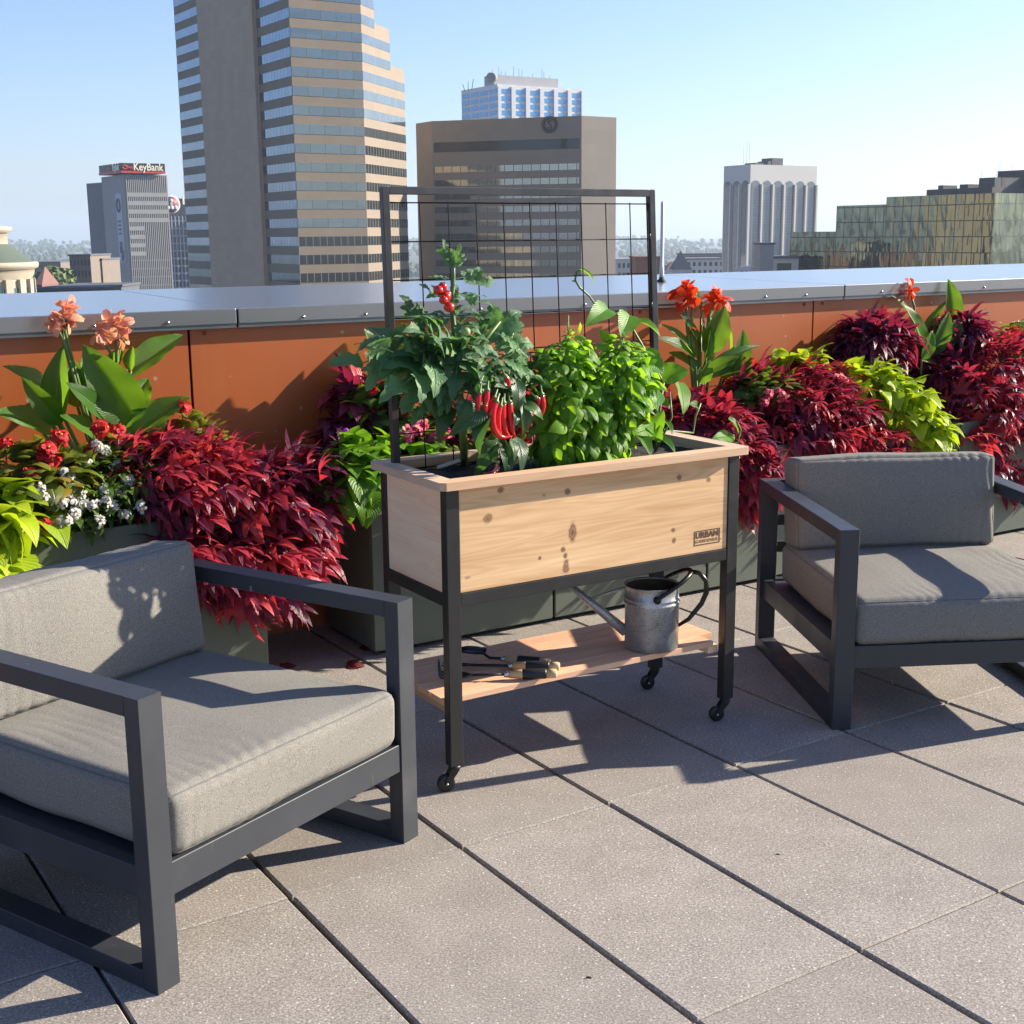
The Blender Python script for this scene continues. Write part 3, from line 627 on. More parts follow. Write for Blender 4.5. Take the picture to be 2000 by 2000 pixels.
# nearer trees one can tell apart, at the left
def crown_tree(name,label,u,v,D,r):
    p=atY(u,v,D); o=thing(name,label,'tree',(p.x,p.y,GROUND)); b=MB(); rr=random.Random(int(u)); 
    b.tube([(p.x,p.y,GROUND),(p.x,p.y,p.z)],[r*.12,r*.05],6); b.build('trunk',m_brick2,o)
    b=MB()
    for k in range(900):
        d=Vector((rr.gauss(0,1),rr.gauss(0,1),rr.gauss(0,1))).normalized(); rad=r*(.55+.5*abs(noise.noise(d*1.7+Vector((u,0,0)))))*rr.uniform(.6,1.05)
        c=p+Vector((d.x*rad,d.y*rad,d.z*rad*.9)); n=(d+Vector((rr.gauss(0,.6),rr.gauss(0,.6),rr.gauss(0,.6)))).normalized(); x=n.orthogonal(); y=n.cross(x); q=r*.13
        b.add([c-x*q,c+y*q,c+x*q,c-y*q],[(0,1,2,3)],rnd=rr.random())
    b.build('crown',m_treeleaf,o)
m_treeleaf=simple('tree_leaf',(.075,.12,.03),.7,scale=.4,var=.35)
crown_tree('broadleaf_tree','round green tree left of the brown office block',104,548,400,6.)
crown_tree('broadleaf_tree','smaller green tree touching the brown office block',125,546,410,5.)
crown_tree('broadleaf_tree','low bushy tree behind the red house',90,545,460,5.)

# --- haze: one closed box of thin air
hz=NT('haze_air'); hz.t.nodes.remove(hz.b); pv=hz.t.nodes.new('ShaderNodeVolumePrincipled')
pv.inputs['Color'].default_value=(.64,.77,.92,1); pv.inputs['Density'].default_value=.00015; pv.inputs['Anisotropy'].default_value=.2
hz.t.links.new(pv.outputs[0],hz.out.inputs['Volume'])
b=MB(); b.box((-14500,-14500,GROUND-1),(14500,14500,210)); b.build('haze',hz.mat,kind='stuff')
# ================================================================ furniture on the terrace
def lthing(name,label,cat,loc,rz,group=None):
    o=thing(name,label,cat,loc,group); o.rotation_euler=(0,0,rz); return o
t=NT('charcoal_aluminium'); n=t.noise(14,4); dust=t.noise(4,5); scr=t.noise(1.,2,stretch=(160,40,9)); scr2=t.noise(5,2)
c=t.mix(n,(.025,.029,.036),(.032,.036,.043)); c=t.mix(t.ramp(dust,[(.55,0.),(.8,.25)]),c,(.10,.10,.10))
c=t.mix(t.math('MULTIPLY',t.ramp(scr,[(.70,0.),(.74,.7)]),t.ramp(scr2,[(.52,0.),(.6,1.)])),c,(.25,.24,.23))
t.set('Base Color',c); t.set('Roughness',t.ramp(dust,[(.35,.36),(.7,.55)])); t.set('Specular IOR Level',.55); t.bump(t.noise(300,2),.04,.002); m_frame=t.mat
t=NT('grey_weave'); co=t.n('TexCoord').outputs['Object']
n1=t.noise(480,2,co); n2=t.noise(900,1,co); n3=t.noise(6,3,co)
f=t.math('ADD',t.math('MULTIPLY',n1,.6),t.math('MULTIPLY',n2,.4))
c=t.ramp(f,[(.36,(.10,.095,.083)),(.5,(.195,.185,.165)),(.66,(.32,.305,.272))]); c=t.mix(t.math('MULTIPLY',n3,.25),c,(.165,.157,.142))
t.set('Base Color',c); t.set('Roughness',.92); t.set('Specular IOR Level',.15); t.set('Sheen Weight',.0); t.bump(f,.5,.0012); m_fab=t.mat
m_pipe=simple('seam_grey',(.13,.125,.118),.9,var=.1)

def cushion_surface(hx,hy,hz,r,bul,seed,puck=.0022):
    def S(p):
        a,b,c=p; P=Vector((a*hx,b*hy,c*hz)); I=Vector((max(-hx+r,min(hx-r,P.x)),max(-hy+r,min(hy-r,P.y)),max(-hz+r,min(hz-r,P.z))))
        q=P-I; L=q.length
        if L>1e-9: nrm=q/L; P=I+nrm*r
        else: nrm=Vector((0,0,1))
        fa,fb,fc=1-a**2,1-b**2,1-c**2
        P.x+=math.copysign(bul[0],a)*(fb*fc)**.6 if abs(a)>.999 else 0
        P.y+=math.copysign(bul[1],b)*(fa*fc)**.6 if abs(b)>.999 else 0
        P.z+=math.copysign(bul[2],c)*(fa*fb)**.6 if abs(c)>.999 else 0
        d=noise.noise(Vector((P.x*5,P.y*5,P.z*5+seed)))*.006
        e=sorted((1-abs(a),1-abs(b),1-abs(c)))[1]; h=(hx,hy,hz)
        tcoord=P.x*165+6*noise.noise(Vector((P.x*7,P.y*7,P.z*7+seed*3)))
        env=max(0,noise.noise(Vector((P.x*3.1+seed,P.y*3,0)))+.30)
        d+=(abs(math.sin(tcoord*.5))**.7-.7)*math.exp(-e/.26)*puck*env*3.6*(1 if e>.01 else .4)
        return P+nrm*d
    return S
def make_cushion(name,parent,cen,rot,half,r,bul,seed,puck=.0016,n=110):
    S=cushion_surface(*half,r,bul,seed,puck); M=Matrix.Translation(cen)@rot
    ts=[math.copysign(abs(x)**.75,x) for x in np.linspace(-1,1,n+1)]
    b=MB()
    for ax in range(3):
        for sg in (-1,1):
            V=[]
            for i in ts:
                for j in ts:
                    p=[0,0,0]; p[ax]=sg; p[(ax+1)%3]=i; p[(ax+2)%3]=j; V.append(M@S(p))
            F=[]
            for i in range(n):
                for j in range(n):
                    q=(i*(n+1)+j,(i+1)*(n+1)+j,(i+1)*(n+1)+j+1,i*(n+1)+j+1); F.append(q if sg>0 else q[::-1])
            b.add(V,F,smooth=True)
    o=b.build(name,m_fab,parent,local=True)
    wm=o.modifiers.new('weld','WELD'); wm.merge_threshold=.0002
    pb=MB()
    thin=[i for i in range(3) if half[i]==min(half)][0]
    for sg in (-1,1):
        loop=[]; u,v=(thin+1)%3,(thin+2)%3
        for (a0,b0,a1,b1) in ((-1,-1,1,-1),(1,-1,1,1),(1,1,-1,1),(-1,1,-1,-1)):
            for k in np.linspace(0,1,36)[:-1]:
                p=[0,0,0]; p[thin]=sg; p[u]=a0+(a1-a0)*k; p[v]=b0+(b1-b0)*k; loop.append(M@(S(p)*1.0))
        loop.append(loop[0]); pb.tube(loop,.0021,5,cap=False)
    pb.build('piping',m_pipe,o,local=True)
    return o
CW_,CD_,CHT=.857,.857,.627
def armchair(label,loc,rz,seed,bh=.158,bz=.010):
    o=lthing('armchair',label,'armchair',loc,rz,'grey cushioned armchairs on the terrace')
    w,d,h=CW_,CD_,CHT; px,py,pz=.060,.042,.042
    def bx(name,lo,hi,ch=.0014):
        D=[hi[i]-lo[i] for i in range(3)]; ax=D.index(max(D)); u,v=[i for i in range(3) if i!=ax]; P=[]
        for s_ in (lo[ax],hi[ax]):
            for (a,b_) in ((lo[u]+ch,lo[v]),(hi[u]-ch,lo[v]),(hi[u],lo[v]+ch),(hi[u],hi[v]-ch),(hi[u]-ch,hi[v]),(lo[u]+ch,hi[v]),(lo[u],hi[v]-ch),(lo[u],lo[v]+ch)):
                p=[0,0,0]; p[ax]=s_; p[u]=a; p[v]=b_; P.append(tuple(p))
        F=[(i,(i+1)%8,(i+1)%8+8,i+8) for i in range(8)]+[tuple(range(8))[::-1],tuple(range(8,16))]
        if (ax==1): F=[f[::-1] for f in F]
        b=MB(); b.add(P,F); return b.build(name,m_frame,o,local=True)
    for x in (0,w-px):
        bx('leg',(x,0,0),(x+px,py,h)); bx('leg',(x,d-py,0),(x+px,d,h))
        bx('armrest',(x,py,h-pz),(x+px,d-py,h)); bx('floor_rail',(x,py,.001),(x+px,d-py,pz))
        xi=x+.012 if x==0 else x+px-.047
        bx('side_rail',(xi,py+.0006,.193),(xi+.035,d-py-.0006,.262))
    bx('front_rail',(px+.0006,.004,.193),(w-px-.0006,.039,.264)); bx('rear_rail',(px+.0006,d-.04,.193),(w-px-.0006,d-.006,.262))
    bx('back_rail',(px+.0006,d-.04,h-pz),(w-px-.0006,d-.001,h))
    for z in (.36,.46): bx('back_slat',(px+.0006,d-.034,z),(w-px-.0006,d-.016,z+.04))
    bx('seat_deck',(.048,.0395,.235),(w-.048,d-.0405,.255))  # solid panel added unseen, to stop light slits below the cushion
    make_cushion('seat_cushion',o,Vector((w/2,.395,.335)),Matrix.Identity(4),((w-2*px)/2-.004,.392,.071),.030,(.004,.006,.014),seed)
    make_cushion('back_cushion',o,Vector((w/2-(.158-bh),d-.137,.404+bh)),Matrix.Rotation(math.radians(-7),4,'X'),((w-2*px)/2-.012-(.158-bh),.078,bh),.020,(.004,.026,bz),seed+5,.0024)
    return o
armchair('grey cushioned armchair at lower left with leaf shadows on its back cushion',(-.721,2.385,0),.982,1,.148,-.008)
armchair('grey cushioned armchair right of the wooden planter, its front in shade',(.973,3.791,0),.094,2.6)

# ---------------------------------------------------------------- raised wooden planter on wheels
PX,PY,PTH=-.172,3.352,.553; PL_,PD_,PH=1.006,.385,.867; ZB=.558
pl=lthing('garden_planter','raised cedar planter on black wheeled legs with a tall wire trellis behind','planter',(PX,PY,0),PTH)
PM=Matrix.Translation((PX,PY,0))@Matrix.Rotation(PTH,4,'Z'); PMI=PM.inverted()
def pp(u,v,yl): return PMI@onv(u,v,PM@Vector((0,yl,0)),PTH)       # seen point on the planter's own plane y = yl
R90=Matrix.Rotation(math.pi/2,4,'Z')
kn=[]
for (u,v,rx,rz,dk) in ((735,1360,.017,.016,.75),(1135,1425,.016,.034,.8),(1090,1505,.010,.010,.9),(1101,1536,.009,.009,.95),(1103,1585,.013,.024,.8),(980,1547,.007,.007,.95),(1610,1415,.010,.010,.85),(1612,1465,.010,.012,.9),(795,1227,.012,.010,.8),(1110,1233,.012,.011,.85),(1637,1167,.012,.011,.85),(1776,1177,.010,.010,.8),(640,1640,.012,.006,.5),(1000,1250,.006,.005,.5)):
    p=pp(650+u*.41408,450+v*.41408,0); kn.append((p.x,p.z,rx*1.05,rz*1.05,dk))
CA,CB=(.50,.28,.12),(.82,.56,.31)
m_front=wood('cedar_front',CA,CB,kn); m_end=wood('cedar_end',(.85,.48,.27),(.95,.70,.46),M=R90)
m_rimx=wood('cedar_rim_long',(.50,.30,.17),(.70,.47,.30)); m_rimy=wood('cedar_rim_end',(.50,.33,.22),(.70,.50,.35),M=R90); m_shelf=wood('cedar_shelf',(.60,.32,.19),(.80,.50,.31))
m_blk=simple('black_steel',(.018,.0175,.017),.38,0.,var=.15,scale=10,spec=.5,bump=.08,bscale=200)
LX,LY=.040,.032
def pb_(name,lo,hi,mat,bev=.0015,rnd=0.,parent=None):
    b=MB(); b.box(lo,hi,rnd=rnd); return b.build(name,mat,parent or pl,bevel=bev,local=True)
pb_('front_panel',(LX+.001,.004,ZB+.001),(PL_-LX-.001,.022,PH-.022),m_front); pb_('rear_panel',(LX+.001,PD_-.022,ZB+.001),(PL_-LX-.001,PD_-.004,PH-.022),m_front)
for x0 in (.004,PL_-.022): pb_('end_panel',(x0,LY+.001,ZB+.001),(x0+.018,PD_-LY-.001,PH-.022),m_end)
for x0 in (0,PL_-LX):
    for y0 in (0,PD_-LY): pb_('leg',(x0,y0,.074),(x0+LX,y0+LY,PH-.0225),m_blk,.002)
for y0 in (.001,PD_-.026): pb_('long_rail',(LX+.0005,y0,ZB-.036),(PL_-LX-.0005,y0+.025,ZB),m_blk)
for x0 in (.001,PL_-.026): pb_('end_rail',(x0,LY+.0005,ZB-.036),(x0+.025,PD_-LY-.0005,ZB),m_blk)
pb_('floor_tray',(.026,.026,ZB-.02),(PL_-.026,PD_-.026,ZB-.005),m_blk,0)
o_=.024; rw=.052
def rim(poly,name,mat,rnd): b=MB(); b.prism(poly,PH-.022,PH,rnd=rnd); b.build(name,mat,pl,bevel=.002,local=True)
c_=.014
rim([(-o_+c_,-o_),(PL_+o_-c_,-o_),(PL_+o_,-o_+c_),(PL_+o_-rw,-o_+rw),(-o_+rw,-o_+rw),(-o_,-o_+c_)],'rim_board',m_rimx,.1)
rim([(-o_+c_,PD_+o_),(-o_,PD_+o_-c_),(-o_+rw,PD_+o_-rw),(PL_+o_-rw,PD_+o_-rw),(PL_+o_,PD_+o_-c_),(PL_+o_-c_,PD_+o_)],'rim_board',m_rimx,.5)
g_=.0008
rim([(-o_,-o_+c_+g_),(-o_+rw,-o_+rw+g_),(-o_+rw,PD_+o_-rw-g_),(-o_,PD_+o_-c_-g_)],'rim_board',m_rimy,.3)
rim([(PL_+o_,-o_+c_+g_),(PL_+o_,PD_+o_-c_-g_),(PL_+o_-rw,PD_+o_-rw-g_),(PL_+o_-rw,-o_+rw+g_)],'rim_board',m_rimy,.7)
# soil with a rough crumbly surface
t=NT('potting_soil'); n=t.noise(70,4); t.set('Base Color',t.ramp(t.noise(210,2),[(.35,(.006,.0045,.003)),(.6,(.02,.014,.009)),(.78,(.09,.065,.045))])); t.set('Roughness',.95); t.bump(t.noise(160,4),1.,.006); m_soil=t.mat
SZ=PH-.032
b=MB(); NX,NY=70,26; V=[];F=[]
for i in range(NX+1):
    for j in range(NY+1):
        x=.023+(PL_-.046)*i/NX; y=.023+(PD_-.046)*j/NY; V.append((x,y,SZ+.010*noise.noise(Vector((x*14,y*14,1)))+.007*noise.noise(Vector((x*60,y*60,2)))))
for i in range(NX):
    for j in range(NY): F.append((i*(NY+1)+j,(i+1)*(NY+1)+j,(i+1)*(NY+1)+j+1,i*(NY+1)+j+1))
b.add(V,F,smooth=True); b.build('soil',m_soil,pl,local=True)
# shelf of five boards on end battens
SHZ=.262
for k,(y0,y1,xe) in enumerate(((.030,.100,PL_-.06),(.104,.176,PL_-.005),(.180,.252,PL_-.005),(.256,.314,PL_-.005),(.318,.372,PL_-.005))):
    pb_('shelf_board',(-.006,y0,SHZ-.017),(xe,y1,SHZ),m_shelf,.0012,rnd=k*.23%1)
for x0 in (.004,PL_-.075): pb_('shelf_batten',(x0,.036,SHZ-.040),(x0+.038,PD_-.02,SHZ-.0172),wood('cedar_batten',(.45,.25,.15),(.62,.38,.24),M=R90) if x0<.1 else m_end,.001)
# casters
m_rub=simple('caster_black',(.012,.012,.012),.4,spec=.5)
for (x0,y0,a) in ((LX/2,LY/2,3.5),(PL_-LX/2,LY/2,3.3),(LX/2,PD_-LY/2,3.6),(PL_-LX/2,PD_-LY/2,3.4)):
    wr=.0245; M=Matrix.Translation((x0,y0,0))@Matrix.Rotation(a-PTH,4,'Z')
    b=MB(); b.lathe([(.0001,.0738),(.016,.0738),(.018,.066),(.014,.062),(.0001,.062)],(0,0,0),14,M=M)
    for s in (-1,1):
        P=[(-.012,.066),(.012,.066),(.030,.034),(.030,.021),(.022,.021),(-.002,.050)]
        V=[(p[0],s*.0125+q,p[1]) for q in (-.0012,.0012) for p in P]; n=6
        b.add([M@Vector(v) for v in V],[tuple(range(n)),tuple(range(n,2*n))[::-1]]+[(i,i+n,(i+1)%n+n,(i+1)%n) for i in range(n)])
    b.box((-.01,-.011,.058),(.012,.011,.064),M)
    cst=b.build('caster',m_rub,pl,local=True)
    b=MB(); Mw=M@Matrix.Translation((.026,0,wr))@Matrix.Rotation(math.pi/2,4,'X')
    b.lathe([(.004,-.0095),(.012,-.0095),(wr-.003,-.0085),(wr,-.005),(wr,.005),(wr-.003,.0085),(.012,.0095),(.004,.0095)],(0,0,0),24,M=Mw); wh=b.build('wheel',m_rub,cst,local=True)
    b=MB(); b.lathe([(.0001,-.0150),(.0035,-.0145),(.004,.0145),(.0001,.0150)],(0,0,0),10,M=Mw); b.build('axle',m_rivet,cst,local=True)
# burnt-in maker's mark on the front
q0=pp(1340+400*.05176,1000+1270*.05176,.004); q1=pp(1340+1370*.05176,1000+570*.05176,.004)
m_burn=simple('burnt_brown',(.085,.035,.014),.7); m_burn2=simple('burnt_tan',(.26,.145,.06),.7)
lw,lh=q1.x-q0.x,q1.z-q0.z; q0.x-=.010
def lb(x0,z0,x1,z1): return ((q0.x+x0,.0032,q0.z+z0),(q0.x+x1,.0036,q0.z+z1))
b=MB(); e=.0026
for a in ((0,0,lw,e),(0,lh-e,lw,lh),(0,e,e,lh-e),(lw-e,e,lw,lh-e),(lw+.003,.008,lw+.006,.011)): b.box(*lb(*a))
lg=b.build('stamp_border',m_burn,pl,local=True)
text_mesh('stamp_lettering','URBAN',.0245,Matrix.Translation((q0.x+.0063,.0034,q0.z+lh*.50))@Matrix.Rotation(math.pi/2,4,'X'),m_burn,pl,bold=.0007,ext=.0003,fitw=lw-.0125,local=True)
text_mesh('stamp_lettering','GARDENER',.0135,Matrix.Translation((q0.x+.0063,.0034,q0.z+lh*.17))@Matrix.Rotation(math.pi/2,4,'X'),m_burn2,pl,ext=.0003,fitw=lw-.0125,local=True)
# trellis: square tube frame, two sheets of welded wire
yt=PD_-.044
tb=pp(773,898,yt); tt=pp(750,364,yt-.035); tr=pp(1270,372,yt-.035); tq=pp(1257,700,yt)
print('trellis',tb,tt,tr,tq)
XT0,XT1=tb.x,PL_-.048; ZT1=tt.z; lean=.035
def tx(x,z): k=(z-SZ)/(ZT1-SZ); return Vector((x+ (tt.x-XT0)*k*(1-(x-XT0)/(XT1-XT0))+ (tr.x-XT1)*k*((x-XT0)/(XT1-XT0)), yt-lean*k, z))
r=.0105
def bar(name,p,q,w=.021):
    d=(q-p).normalized(); x=Vector((0,1,0)) if abs(d.y)<.9 else Vector((1,0,0)); s=d.cross(x).normalized(); x=s.cross(d)
    b=MB(); M=Matrix(((s.x,x.x,d.x,p.x),(s.y,x.y,d.y,p.y),(s.z,x.z,d.z,p.z),(0,0,0,1))); b.box((-w/2,-w/2,0),(w/2,w/2,(q-p).length),M); return b.build(name,m_blk2,pl,bevel=.0015,local=True)
m_blk2=simple('trellis_steel',(.030,.032,.034),.36,.0,var=.2,scale=12,spec=.6,bump=.1,bscale=150)
bar('trellis_post',tx(XT0,SZ-.15),tx(XT0,ZT1)); bar('trellis_post',tx(XT1,SZ-.15),tx(XT1,ZT1))
bar('trellis_top_bar',tx(XT0,ZT1-.0105)+Vector((.0108,0,0)),tx(XT1,ZT1-.0105)-Vector((.0108,0,0)))
m_wire=simple('wire_black',(.012,.012,.013),.75,spec=.2); wr=.0019; xs=[XT0+.015+(XT1-XT0-.03)*i/9.2*.97+.035 for i in range(10)]
zt_=ZT1-.042; zs=[zt_-.1035*i for i in range(5)]
b=MB()
for z in zs: b.tube([tx(XT0+.008,z)+Vector((0,.004,0)),tx(XT1-.008,z)+Vector((0,.004,0))],wr,5)
for i,x in enumerate([XT0+.017+ (XT1-XT0-.034)*i/9.7 for i in range(11)][0:]):
    if i==0: continue
    b.tube([tx(min(x,XT1-.014),zs[0]+.003),tx(min(x,XT1-.014),zs[-1]-.006)],wr,5)
b.build('wire_mesh',m_wire,pl,local=True)
b=MB(); zs2=[zs[-1]-.014-.1035*i for i in range(5)]
for z in zs2: b.tube([tx(XT0+.008,z)+Vector((0,.008,0)),tx(XT1-.008,z)+Vector((0,.008,0))],wr,5)
for i in range(1,11): x=XT0+.005+(XT1-XT0-.034)*i/9.7; b.tube([tx(x,zs2[0]+.003)+Vector((0,.004,0)),tx(x,zs2[-1]-.04)+Vector((0,.004,0))],wr,5)
b.build('wire_mesh',m_wire,pl,local=True)
b=MB()
for z in (zs[1],zs[3]):
    p=tx(XT1-.013,z); b.tube([p,p+Vector((-.002,-.012,0)),p+Vector((-.004,-.014,.016))],.0022,6)
b.build('trellis_hook',m_blk2,pl,local=True)

# ---------------------------------------------------------------- watering can on the shelf
t=NT('galvanised'); n=t.noise(9,4); vo=t.n('TexVoronoi'); vo.inputs['Scale'].default_value=130; t.t.links.new(t.n('TexCoord').outputs['Object'],vo.inputs[0])
sp=t.math('MULTIPLY',t.ramp(vo.outputs['Distance'],[(.15,1.),(.4,0.)]),t.ramp(t.n('SeparateXYZ',i_0=vo.outputs['Color']).outputs[0],[(.45,0.),(.55,1.)]))
c=t.ramp(n,[(.3,(.20,.20,.20)),(.55,(.46,.46,.45)),(.75,(.72,.72,.70))]); c=t.mix(t.math('MULTIPLY',sp,.75),c,(.10,.10,.11)); t.set('Base Color',c); t.set('Metallic',.55); t.set('Roughness',t.ramp(n,[(.3,.28),(.7,.45)])); m_galv=t.mat
m_rust2=simple('rusty_tin',(.13,.075,.035),.6,.4,var=.4,scale=30); m_hand=simple('black_enamel_handle',(.025,.02,.018),.28,.5,var=.4,scale=20)
wc=onz(1272,1262,SHZ); wc=PMI@wc; wc.z=SHZ+.0005; wcw=PM@wc
can=thing('watering_can','galvanised watering can with long spout standing on the planter shelf','watering can',wcw)
R_=.0815; HC=.196
b=MB(); b.lathe([(.001,.001),(R_-.002,.001),(R_,.004),(R_,HC-.058),(R_+.003,HC-.055),(R_+.003,HC-.051),(R_,HC-.048),(R_,HC-.044),(R_+.003,HC-.041),(R_+.003,HC-.037),(R_,HC-.034),(R_,HC-.003),(R_+.0025,HC),(R_-.001,HC+.001),(R_-.003,HC-.003),(R_-.003,.006),(.001,.006)],wcw,48); bd=b.build('body',m_galv,can)
b=MB(); b.lathe([(R_-.0035,HC-.004),(R_-.0035,.010),(.001,.010)],wcw,40); b.build('lining',m_rust2,bd)
dsp=Vector((-1,.06,0)).normalized()
tip=dsp*(R_+.185)+Vector((0,0,.205)); st=dsp*(R_-.004)+Vector((0,0,.045))
b=MB(); b.tube([wcw+st,wcw+st.lerp(tip,.5),wcw+tip],[.017,.0125,.0095],14); b.build('spout',m_galv,can)
b=MB(); md=st.lerp(tip,.62); b.tube([wcw+md,wcw+dsp*(R_)+Vector((0,0,HC-.012))],.0045,8); b.build('spout_brace',m_galv,can)
side=Vector((0,0,1)).cross(dsp).normalized(); bk_=-dsp
pts=[]
for a in np.linspace(-1,1,25):
    ang=a*1.62; pts.append(wcw+side*(R_+.004)*math.sin(ang)*(1+.03*math.cos(ang))+bk_*(.012+(R_+.022)*max(0,math.cos(ang))**.9*1.)+Vector((0,0,HC-.028+.068*max(0,math.cos(ang))**.8)))
b=MB(); b.tube(pts,[.0045+.003*math.cos(a*1.2) for a in np.linspace(-1,1,25)],10)
for p in (pts[0],pts[-1]): b.lathe([(.0001,.006),(.011,.005),(.012,0)],(0,0,0),12,M=frame(p,(bk_),z=(p-wcw-Vector((0,0,HC-.028))).normalized()))
b.build('carry_handle',m_hand,can)
top=wcw+bk_*(R_+.030)+Vector((0,0,HC+.040))
ctl=[top,top+bk_*.030+Vector((0,0,-.006)),top+bk_*.050+Vector((0,0,-.030)),top+bk_*.052+Vector((0,0,-.065)),top+bk_*.038+Vector((0,0,-.10)),top+bk_*.0+Vector((0,0,-.15)),wcw+bk_*(R_-.002)+Vector((0,0,.065))]
b=MB(); b.tube(ctl,[.0065,.0075,.008,.008,.0075,.0065,.005],10); b.build('back_handle',m_hand,can)

# ---------------------------------------------------------------- hand tools on the shelf
m_tool=simple('tool_steel_black',(.02,.02,.022),.35,.5); m_ash=simple('ash_handle',(.62,.42,.20),.5,var=.15,scale=40); m_fer=simple('ferrule',(.55,.56,.6),.25,.9); m_grip=simple('black_grip',(.014,.014,.016),.5)
def tool(name,label,ph,pt,z,kind):
    """ph = handle end seen at, pt = working end seen at (pixels), lying at height z"""
    a=onz(*ph,SHZ+z); e=onz(*pt,SHZ+z); d=(e-a); L=d.length; d/=L; M=frame(a,d)
    o=thing(name,label,'garden tool',(a.x,a.y,SHZ)); r=.0135
    b=MB(); b.tube([(0,0,0),(.004,0,0),(.030,0,0)],[r*.7,r*.95,r],14,M=M,cap=True); b.tube([(.030,0,0),(.098,0,0),(.135,0,0)],[r,r,r*.82],14,M=M); b.build('handle',m_ash,o)
    b=MB(); b.tube([(.030,0,0),(.034,0,0),(.094,0,0),(.098,0,0)],[r,r*1.1,r*1.1,r],14,M=M); b.build('grip',m_grip,o)
    b=MB(); b.tube([(.135,0,0),(.150,0,0)],[r*.72,r*.6],12,M=M); b.build('ferrule',m_fer,o)
    b=MB()
    if kind=='rake':
        b.tube([(.15,0,0),(.25,0,0)],.0042,8,M=M)
        for y in (-.026,0,.026): b.tube([(.24,0,0),(.26,y*.7,0),(.285,y,0),(L-.015,y,0),(L-.002,y,.004),(L,y,.010),(L+.004,y,.042)],[.004,.0038,.0035,.0035,.0035,.0033,.0015],7,M=M)
    elif kind=='trowel':
        b.tube([(.15,0,0),(.185,0,-.001),(.205,0,.012)],.0045,8,M=M); V=[];F=[]
        for i,tq_ in enumerate(np.linspace(0,1,9)):
            w=.030*(min(1,.6+tq_*1.2) if tq_<.65 else max(.02,1-((tq_-.65)/.35)**2*.98))
            for s in np.linspace(-1,1,7): V.append((.20+(L-.20)*tq_, w*s, .010+.011*(s*s)))
        for i in range(8):
            for j in range(6): F.append((i*7+j,(i+1)*7+j,(i+1)*7+j+1,i*7+j+1))
        b.add([M@Vector(v) for v in V],F,smooth=True); 
    else:
        b.tube([(.15,0,0),(.26,0,0)],.0042,8,M=M)
        for s in (-1,1): b.tube([(.255,0,0),(.275,.004*s,0),(.30,.013*s,0),(L,.012*s,.0)],[.004,.004,.0036,.002],7,M=M)
    w=b.build({'rake':'tines','trowel':'blade','fork':'prongs'}[kind],m_tool,o)
    if kind=='trowel': sm=w.modifiers.new('thick','SOLIDIFY'); sm.thickness=.0018
tool('hand_cultivator','short three tined hand cultivator lying nearest the front of the shelf','','',0,'') if 0 else None
r2=lambda u,v:(700+u*.4141,1050+v*.4141)
tool('hand_cultivator','three tined hand cultivator lying at the front of the shelf',r2(936,640),r2(385,652),.016,'rake')
tool('weeding_fork','two pronged weeding fork lying between trowel and cultivator',r2(950,608),r2(395,598),.016,'fork')
tool('hand_trowel','black bladed hand trowel lying rearmost of the tools',r2(905,592),r2(470,552),.018,'trowel')

# ---------------------------------------------------------------- sage planter boxes along the wall
m_sage=simple('sage_metal',(.11,.13,.10),.5,0.,var=.05,scale=3,spec=.35); m_soil2=m_soil
BF=.47; BD=.42; BH=.56
sA=(wpx(733,1270,BF)-W0).dot(WA); sG=(wpx(1082,1221,BF)-W0).dot(WA); sLr=(wpx(526,1300,BF)-W0).dot(WA)
pz=[wpx(u,v,BF).z for u,v in ((65,1049.6),(246,1025.6),(1475,1060))]; print('box heights',pz,'sA',sA,'sG',sG,'sLr',sLr, 'box len',sG-sA)
BH=pz[0]*.5+pz[1]*.5
def box(s0,s1,label):
    o=thing('planter_box',label,'planter box',WP((s0+s1)/2,BF-BD/2,0),'sage metal planter boxes along the wall')
    M=frame(WP(s0,BF,0),WA,z=(0,0,1)); L=s1-s0; w=.018; b=MB()
    b.box((0,0,.018),(L,w,BH),M); b.box((0,BD-w,.018),(L,BD,BH),M); b.box((0,w+.0004,.018),(w,BD-w-.0004,BH),M); b.box((L-w,w+.0004,.018),(L,BD-w-.0004,BH),M)
    b.build('shell',m_sage,o,bevel=.003)
    b=MB(); b.box((w+.001,w+.001,.03),(L-w-.001,BD-w-.001,BH-.05),M); b.build('soil',m_soil2,o)
    b=MB()
    for x in (.04,L-.10):
        for y in (.03,BD-.09): b.box((x,y,0),(x+.06,y+.06,.0178),M)
    b.build('foot',m_rub,o)
BL=sG-sA-.012
box(sLr-BL,sLr,'sage grey planter box behind the left armchair, ending where red vine leaves hang')
box(sLr-2*BL-.012,sLr-BL-.012,'sage grey planter box at the far left edge under lime leaves')
box(sA,sG-.006,'sage grey planter box seen under the left half of the wooden planter')
box(sG+.006,sG+.006+BL,'sage grey planter box seen under the right half of the wooden planter')
sE=sG+.012+BL+.006
box(sE,sE+BL,'sage planter box behind the right armchair, mostly hidden by its cushions')
box(sE+BL+.012,sE+2*BL+.012,'sage planter box hidden behind the back cushion of the right armchair')
box(sE+2*BL+.024,sE+3*BL+.024,'dark shaded sage planter box at the right edge beyond the armchair')
box(sE+3*BL+.036,sE+4*BL+.036,'sage planter box just past the right edge of the terrace view')
